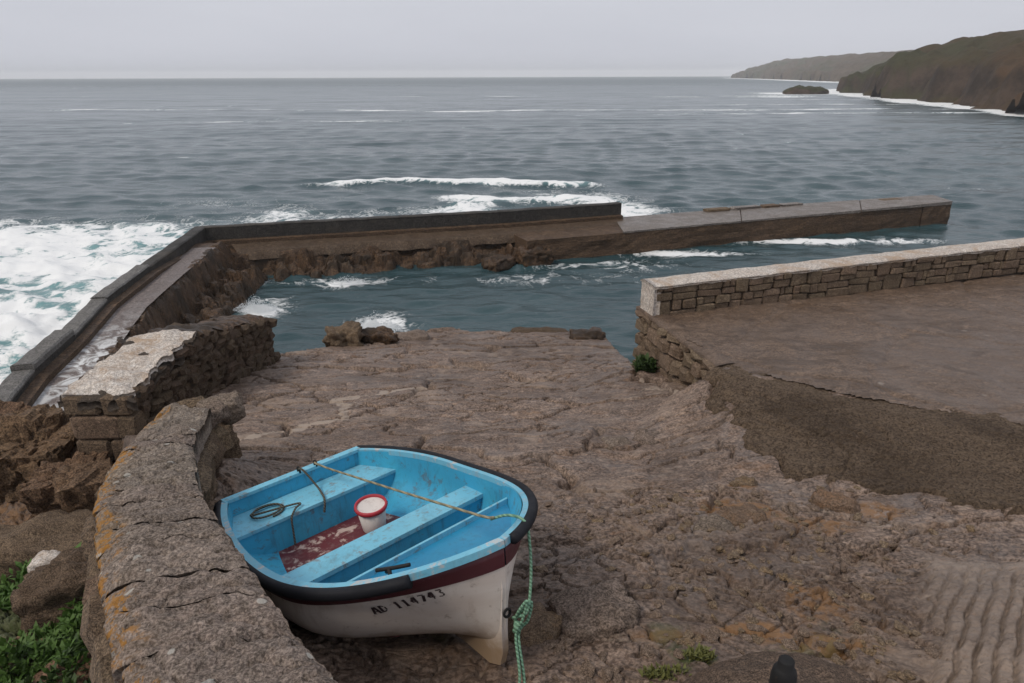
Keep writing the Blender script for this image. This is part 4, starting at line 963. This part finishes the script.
# ------------------------------------------------------------------ the boat (local: x forward, y port, z up)
LB = 2.7
boat = thing('rowing_boat', 'blue and white rowing boat with black fender pulled up on the slip', 'boat', (-1.75, 4.82, 3.42))
boat.rotation_euler = (0, -R(9.93), R(-47.41))
def hb(t):
    t = np.asarray(t, float)
    return np.where(t < .45, .84 - .25 * ((.45 - np.minimum(t, .45)) / .45) ** 2, .84 * np.clip(1 - (np.clip(t - .45, 0, 1) / .55) ** 2.59, 0, 1) ** .75)
def sheer(t):
    t = np.asarray(t, float)
    return np.where(t < .4, .56 - .05 * ((.4 - np.minimum(t, .4)) / .4) ** 2, .56 + .28 * (np.clip(t - .4, 0, 1) / .6) ** 2)
def keelz(t): return interp(t, [(0, .07), (.3, .04), (.7, .05), (.9, .08), (1, .1)])
def hull(t, w, side=1, inset=0.):
    """w = 0 at the rail, 1 at the keel"""
    t = np.asarray(t, float); w = np.asarray(w, float)
    k = sst(.62, 1.0, t); b = np.maximum(hb(t) - inset, .0)
    full = np.clip(1 - w ** 4.2, 0, 1) ** (1 / 1.9); vee = (1 - w ** 1.5) ** 1.05 * (1 - .2 * np.sin(np.pi * w))
    y = b * (full * (1 - k) + vee * k)
    z = sheer(t) - w * (sheer(t) - keelz(t) - inset)
    x = t * (LB - .13 * w ** 1.4 * sst(.5, 1, t)) - inset * sst(.6, 1, t) + inset * sst(.2, 0, t)
    return np.stack([x, side * (y + .012 * (t > .995) * 0), z], -1)
ts = np.concatenate([np.linspace(0, .8, 34), np.linspace(.815, 1, 22)])
def shell(name, w0, w1, nw, mat, inset=0, flip=False, push=0., sides=(1, -1)):
    Vs = []; Fs = []
    for side in sides:
        T, W = np.meshgrid(ts, np.linspace(w0, w1, nw), indexing='ij'); P = hull(T, W, side, inset)
        P[..., 1] += side * push; P[..., 0] += push * .6 * sst(.8, 1, T)
        o_ = len(Vs); Vs += P.reshape(-1, 3).tolist(); f = grid_faces(len(ts), nw)
        if (side == 1) != flip: f = f[:, ::-1]
        Fs += (f + o_).tolist()
    return part(name, Vs, Fs, mat, boat, True, world=False)
BAND = .2
hull_o = shell('hull', BAND, 1, 26, M['hull'])
for sd_ in (1, -1): shell('sheer_band', -.005, BAND + .004, 5, M['maroon'], 0, False, .004, (sd_,))
liner = shell('inner_lining', 0.0, .97, 22, M['blue'], .035, True)
# transom
def panel(name, x, inset, mat, th, zt):
    w = np.linspace(0, .98, 20); P = hull(np.zeros(20), w, 1, inset); P2 = hull(np.zeros(20), w, -1, inset)
    loop = [(x, p[1], min(p[2], zt)) for p in P] + [(x, p[1], min(p[2], zt)) for p in P2[::-1]]
    n = len(loop); V = loop + [(x + th, p[1], p[2]) for p in loop]
    F = [list(range(n))[::-1], list(range(n, 2 * n))] + [[i, (i + 1) % n, n + (i + 1) % n, n + i] for i in range(n)]
    return part(name, V, F, mat, boat, world=False)
panel('transom', -.002, 0.004, M['blue'], .045, .9)
V, F = box(-.02, .06, -.6, .6, .505, .53); part('transom_cap', V, F, M['bluelight'], boat, world=False)
# gunwale strips
def rail_path(side, t0, t1, n, out=0., dz=0.):
    t = np.linspace(0, 1, n) ** (.75) * (t1 - t0) + t0; p = hull(t, np.zeros(n), side)
    tt = np.gradient(p, axis=0); nn = np.stack([tt[:, 1], -tt[:, 0], tt[:, 0] * 0], -1) * -side
    nn /= np.linalg.norm(nn, axis=1)[:, None] + 1e-9
    return p + nn * out + np.array([0, 0, dz])
for side in (1, -1):
    a = rail_path(side, 0, 1, 60, .01); b = rail_path(side, 0, 1, 60, -.036); 
    if True:
        b[:, 1] = side * np.maximum(side * b[:, 1], 0)
    V = []; 
    for k in range(60): V += [(a[k, 0], a[k, 1], a[k, 2] - .03), (a[k, 0], a[k, 1], a[k, 2] + .012), (b[k, 0], b[k, 1], b[k, 2] + .012), (b[k, 0], b[k, 1], b[k, 2] - .03)]
    F = [[k * 4 + r, k * 4 + (r + 1) % 4, (k + 1) * 4 + (r + 1) % 4, (k + 1) * 4 + r] for k in range(59) for r in range(4)] + [[3, 2, 1, 0], [236, 237, 238, 239]]
    if side == -1: F = [f[::-1] for f in F]
    part('gunwale', V, F, M['bluerail'], boat, world=False)
fp = rail_path(1, .0, .995, 60, .024, -.006); V, F = tube(fp.tolist(), .032, 10, sub=2); part('fender', V, F, M['rubber'], boat, True, world=False)
fs = rail_path(-1, .0, .9, 50, .022, -.022); V, F = tube(fs.tolist(), .037, 10, sub=2); part('fender', V, F, M['rubber'], boat, True, world=False)
V, F = tube([(-.05, -.5, .47), (-.045, -.6, .47), (.02, -.64, .47)], .045, 8); part('corner_fender', V, F, M['rubber'], boat, True, world=False)
# keel and stem bar
zk = np.linspace(0, 1, 40); kp = [(.0, .1), (.02, .03), (.3, .0), (2.2, -.0), (2.44, -.035), (2.54, .0), (2.58, .1), (2.6, .25), (2.64, .45), (2.66, .54), (2.665, .6)]
ki = [(.0, .16), (.02, .14), (.3, .12), (2.1, .13), (2.28, .16), (2.38, .22), (2.45, .3), (2.5, .4), (2.56, .55), (2.58, .58), (2.59, .6)]
V = []
for (x, z), (xi, zi) in zip(kp, ki):
    for sgn in (1, -1): V.append((x, sgn * .022, z))
    for sgn in (-1, 1): V.append((xi, sgn * .03, zi))
F = [[i * 4 + r, i * 4 + (r + 1) % 4, (i + 1) * 4 + (r + 1) % 4, (i + 1) * 4 + r] for i in range(len(kp) - 1) for r in range(4)] + [[3, 2, 1, 0], [40, 41, 42, 43]]
part('keel', V, F, M['hull'], boat, world=False)
# floor, benches
def cross(name, x0, x1, z0, z1, mat, lip=None, gap=.0):
    V = []; n = 8; xs = np.linspace(x0, x1, n)
    def by_(x, z):
        t = min(x / LB, .999); w = (float(sheer(t)) - z) / (float(sheer(t)) - float(keelz(t)))
        return max(float(hull(t, np.clip(w, 0, .98), 1, .03)[1]) - gap, .03)
    m = 7; zs = np.linspace(z0, z1, m)
    for x in xs: V += [(x, by_(x, z), z) for z in zs] + [(x, -by_(x, z), z) for z in zs[::-1]]
    q = 2 * m
    F = [[i * q + r, (i + 1) * q + r, (i + 1) * q + (r + 1) % q, i * q + (r + 1) % q] for i in range(n - 1) for r in range(q)] + [list(range(q)), [(n - 1) * q + r for r in range(q)][::-1]]
    return part(name, V, F, mat, boat, world=False)
cross('floor', .06, 2.0, .12, .135, M['floorred'])
st = cross('stern_bench', .05, .43, .36, .385, M['bluelight']); V, F = box(.39, .42, -.6, .6, .12, .36)
cross('bench_front', .385, .415, .08, .36, M['blue']).parent = st
tw = cross('thwart', 1.27, 1.49, .395, .425, M['bluelight']); cross('thwart_panel', 1.44, 1.47, .08, .395, M['blue']).parent = tw
cross('bow_deck', 1.9, 2.5, .5, .515, M['blueshade'], gap=.02); cross('bow_lip', 1.88, 1.9, .3, .55, M['bluelight'], gap=.015)
# registration on the starboard bow, stencilled strokes following the hull
GL = {'A': [((0, 0), (.42, 1)), ((1, 0), (.58, 1)), ((.28, .34), (.72, .34))], 'D': [((.12, 0), (.12, 1)), ((.32, .96), (.75, .8)), ((.86, .72), (.86, .28)), ((.75, .2), (.32, .04))],
      '1': [((.5, 0), (.5, 1)), ((.25, .78), (.45, .98)), ((.25, .04), (.75, .04))], '4': [((.68, 0), (.68, .24)), ((.68, .4), (.68, 1)), ((.6, .96), (.08, .38)), ((.08, .32), (.95, .32))],
      '7': [((.08, .95), (.9, .95)), ((.86, .85), (.4, 0))], '3': [((.1, .95), (.85, .95)), ((.82, .86), (.45, .6)), ((.5, .56), (.86, .4)), ((.88, .32), (.7, .06)), ((.6, .04), (.1, .1))]}
V = []; F = []
def on_hull(xm, h):                      # metres along the hull, metres below the sheer
    t = xm / LB; w = h / (float(sheer(t)) - float(keelz(t)))
    p = hull(t, w, -1); return (p[0], p[1] - .006, p[2])
cx = 0; TX0, TH, CW = 2.16, .06, .03
for chh in 'AD 114743':
    if chh == ' ': cx += .75; continue
    V = []; F = []
    for (a, b), (c_, d) in GL[chh]:
        n_ = 4; ln = math.hypot((c_ - a) * CW, (d - b) * TH); nx, ny = -(d - b) * TH / ln, (c_ - a) * CW / ln
        wd = .0047 * (1.35 if abs(d - b) > .5 else .75); base = len(V)
        for q in range(n_ + 1):
            f = q / n_; u = (a + (c_ - a) * f) * CW + cx * CW * 1.32; v = (b + (d - b) * f) * TH
            for s_ in (-1, 1):
                uu_, vv_ = u + s_ * nx * wd, v + s_ * ny * wd
                drop = .18 + (1 - vv_ / TH) * TH - .0035 * (cx)
                V.append(on_hull(TX0 + uu_, drop))
        F += [[base + 2 * q, base + 2 * q + 1, base + 2 * q + 3, base + 2 * q + 2] for q in range(n_)]
    cx += 1
    tag(part('painted_character', V, F, M['letter'], boat, world=False), kind='stuff')
# fittings
for y in (.02, .17):
    V, F = tube([(.04 + .022 * math.cos(a), y + .006, .545 + .026 * math.sin(a)) for a in np.linspace(0, 2 * math.pi, 9)[:-1]], .009, 6, True, 3); part('ring', V, F, M['iron'], boat, True, world=False)
V, F = tube([(2.2, -.5, .73), (2.28, -.44, .745), (2.36, -.38, .765)], .011, 6); cl = part('cleat', V, F, M['iron'], boat, True, world=False)
V, F = tube([(2.2, -.44, .69), (2.27, -.46, .735), (2.33, -.49, .72)], .012, 6); part('cleat_post', V, F, M['iron'], cl, True, world=False)
V, F = tube([(2.645 + .0 * a, .022 * math.cos(a), .38 + .022 * math.sin(a)) for a in np.linspace(0, 2 * math.pi, 9)[:-1]], .008, 6, True, 3); part('stem_ring', V, F, M['iron'], boat, True, world=False)
Mb = Matrix.LocRotScale(boat.location, boat.rotation_euler, None)
def bl(p): return Mb @ Vector(p)
# bucket
bk = thing('bucket', 'white plastic bucket with red rim standing in the boat', 'bucket', bl((.73, .26, .136))); bk.rotation_euler = (R(2), R(-4), .4)
V, F = lathe([(0, 0), (.085, 0), (.09, .01), (.112, .2), (.108, .2), (.088, .02)], 28); part('body', V, F, M['bucketwhite'], bk, True, world=False)
V, F = lathe([(.108, .2), (.126, .202), (.13, .215), (.126, .232), (.114, .235), (.108, .222), (.108, .2)], 28); part('rim', V, F, M['bucketred'], bk, True, world=False)
V, F = lathe([(.108, .214), (.06, .205), (0, .203)], 28); part('lid', V, F, M['bucketwhite'], bk, True, world=False)
V, F = tube([(.13, 0, .21), (.1, .1, .17), (0, .145, .15), (-.1, .1, .17), (-.13, 0, .21)], .004, 6); part('handle', V, F, M['iron'], bk, True, world=False)
# ropes
def rope(name, pts, r, mat, label, n=7):
    V, F = tube([tuple(p) for p in pts], r, n); V = np.array(V)
    return rooted(name, V, F, mat, label, 'rope', smooth=True, base=tuple(V[V[:, 2].argmin()]))
rope('rope', [bl(p) for p in ((.05, .17, .56), (.1, .16, .565), (.35, .155, .585), (.8, .15, .635), (1.4, .145, .7), (1.95, .14, .765), (2.36, .135, .815), (2.47, .13, .845))], .0085, M['rope_tan'], 'thin tan rope stretched along the boat from stern to bow')
rope('rope', [bl(p) for p in ((.05, .02, .56), (.1, .04, .55), (.22, .08, .42), (.33, .06, .402), (.4, .04, .402), (.45, .02, .38), (.45, .0, .3))], .009, M['rope_dark'], 'short dark rope end hanging over the stern bench')
rope('rope', [bl(p) for p in [(.24 + .11 * math.cos(a) * (1 - .02 * a), -.36 + .13 * math.sin(a) * (1 - .02 * a), .395 + .002 * a) for a in np.linspace(0, 11, 24)] + [(.34, -.15, .41), (.4, -.2, .405), (.45, -.26, .37), (.45, -.27, .25), (.46, -.28, .15)]], .008, M['rope_dark'], 'dark rope coiled on the stern bench')
G = [(2.44, .13, .825), (2.54, .18, .86), (2.63, .22, .83), (2.67, .2, .7), (2.7, .15, .52), (2.72, .08, .38), (2.7, .02, .37)]
rope('rope', [bl(p) for p in G], .0085, M['rope_green'], 'green rope falling over the black fender at the bow')
s0 = bl((2.69, .0, .37)); gnd = lambda x, y, u=.02: Vector((x, y, float(ground_z(np.array([x]), np.array([y]))[0]) + u))
rope('rope', [s0, s0 + Vector((.02, -.03, .04)), s0 + Vector((.07, -.05, .12)), s0 + Vector((.1, -.03, .13)), s0 + Vector((.08, -.05, .03)), s0 + Vector((.03, -.06, -.06)), gnd(.06, 2.72, .15), gnd(.03, 2.6), gnd(.02, 2.3), gnd(.1, 1.7)], .0085, M['rope_green'], 'green mooring rope looped at the stem and running down to the rock')
rope('rope', [s0 + Vector((.01, -.02, .0)), s0 + Vector((.03, -.06, .1)), s0 + Vector((.075, -.06, .17)), s0 + Vector((.05, -.07, .05)), s0 + Vector((.015, -.07, -.06)), gnd(.035, 2.72, .16), gnd(.0, 2.6), gnd(-.02, 2.3), gnd(.03, 1.7)], .008, M['rope_green'], 'second strand of green rope hanging beside the stem')
V, F = boulder(611, (.045, .04, .07), 2, .3, .2); rooted('rope_knot', V + np.array(s0 + Vector((.025, -.05, -.02))), F, M['rope_green'], 'knot of green rope at the stem ring', 'knot', smooth=True)

# ------------------------------------------------------------------ mooring post on its mound
xx, yy = np.meshgrid(np.linspace(-1, 1, 40), np.linspace(-1, 1, 40), indexing='ij')
rr = np.hypot(xx, yy); zz = .3 * np.clip(1 - rr ** 2.6, -.4, 1) + .02 * fbm(xx * 4, yy * 4, 4, 221)
V = np.stack([1.4 + .62 * xx, 2.5 + .42 * yy, 3.94 + zz], -1).reshape(-1, 3)
V2 = V.copy(); V2[:, 2] = 3.6
post = thing('mooring_post', 'black iron mooring post on a rounded concrete mound at the picture bottom', 'bollard', (1.3, 2.45, 3.9))
part('mound', V, grid_faces(40, 40)[:, ::-1], M['mound'], post, True)
V, F = lathe([(.0, 0), (.06, 0), (.056, .2), (.055, .35), (.05, .38), (.04, .395), (.036, .397), (.034, .435), (.03, .44), (0, .437)], 16, (1.2, 2.28, 4.17)); part('post', V, F, M['iron'], post, True)

# ------------------------------------------------------------------ plants
def leaves(n, fn, seed, size, mat, name, label, cat, kind=None, up=.8):
    r = np.random.default_rng(seed); p = fn(r, n)
    a = r.uniform(0, 6.28, n); lean = r.uniform(.1, .9, n); s = size * r.uniform(.6, 1.4, n)
    d = np.stack([np.cos(a) * lean, np.sin(a) * lean, np.full(n, up)], 1); d /= np.linalg.norm(d, axis=1)[:, None]
    sd = np.stack([np.sin(a), -np.cos(a), 0 * a], 1); w = (s * r.uniform(.14, .26, n))[:, None]; s = s[:, None]
    droop = np.stack([np.cos(a), np.sin(a), -.5 + 0 * a], 1) * s * .3 * lean[:, None]
    V = np.stack([p - sd * w * .4, p + sd * w * .4, p + d * s * .55 + sd * w, p + d * s * .55 - sd * w, p + d * s + droop], 1).reshape(-1, 3)
    F = []
    for k in range(n): b = 5 * k; F += [(b, b + 1, b + 2, b + 3), (b + 3, b + 2, b + 4)]
    o = rooted(name, V, F, mat, label, cat)
    if kind: o['kind'] = kind
    return o
def zone(cx, cy, rx, ry, lift=0.):
    def f(r, n):
        q = np.sqrt(r.random(n)) * r.uniform(.55, 1, n); a = r.uniform(0, 6.28, n); x = cx + rx * q * np.cos(a); y = cy + ry * q * np.sin(a)
        z = ground_z(x, y) + np.clip(noise(x * 3, y * 3, 231), 0, 1) * .22 + lift + r.uniform(0, .1, n); return np.stack([x, y, z], 1)
    return f
def ball(c, r_):
    def f(r, n):
        v = r.normal(size=(n, 3)); v /= np.linalg.norm(v, axis=1)[:, None]; return np.array(c) + v * (r.random(n) ** .4)[:, None] * np.array(r_)
    return f
leaves(3800, zone(-3.35, 4.15, .7, .75), 1, .07, M['leaf'], 'ground_plants', 'mat of bright green plants between boulders behind the wall', 'plants', 'stuff')
leaves(2600, zone(-3.0, 3.35, .75, .5), 2, .07, M['leafdark'], 'ground_plants', 'darker green plants at the lower left behind the wall', 'plants', 'stuff')
leaves(1500, zone(-4.6, 5.3, .5, .4), 3, .08, M['leaf'], 'ground_plants', 'green plants at the left edge below the long boulder', 'plants', 'stuff')
leaves(1800, zone(-3.9, 3.5, .5, .5), 8, .08, M['leaf'], 'ground_plants', 'green plants in the lower left corner', 'plants', 'stuff')
leaves(700, ball((2.27, 10.6, 2.36), (.2, .14, .13)), 4, .13, M['leafdark'], 'leafy_tuft', 'round dark green tuft at the foot of the wing wall', 'plant')
leaves(260, ball((-2.47, 5.3, 3.32), (.08, .08, .16)), 5, .05, M['leafdark'], 'leafy_tuft', 'small green tuft growing on the wall side above the boat', 'plant')
leaves(220, ball((1.08, 3.02, 3.86), (.09, .05, .03)), 6, .035, M['leafdry'], 'leafy_tuft', 'small grass tuft left of the mooring post', 'plant')
leaves(300, ball((.86, 2.88, 3.87), (.15, .05, .035)), 7, .035, M['leafdry'], 'leafy_tuft', 'flat grass tuft at the bottom edge right of the rope', 'plant')

# ------------------------------------------------------------------ damp sea air
V, F = box(-8000, 8000, -60, 5600, -7, 36)
hz = obj('haze', mesh_from('haze', V, F), None); tag(hz, kind='stuff')
hm = bpy.data.materials.new('sea_haze'); hm.use_nodes = True; hm.node_tree.nodes.clear()
ho = hm.node_tree.nodes.new('ShaderNodeOutputMaterial'); hv = hm.node_tree.nodes.new('ShaderNodeVolumePrincipled')
hv.inputs['Color'].default_value = (.97, .98, 1, 1); hv.inputs['Density'].default_value = .0003; hv.inputs['Anisotropy'].default_value = 0
hm.node_tree.links.new(hv.outputs[0], ho.inputs['Volume']); hz.data.materials.append(hm)
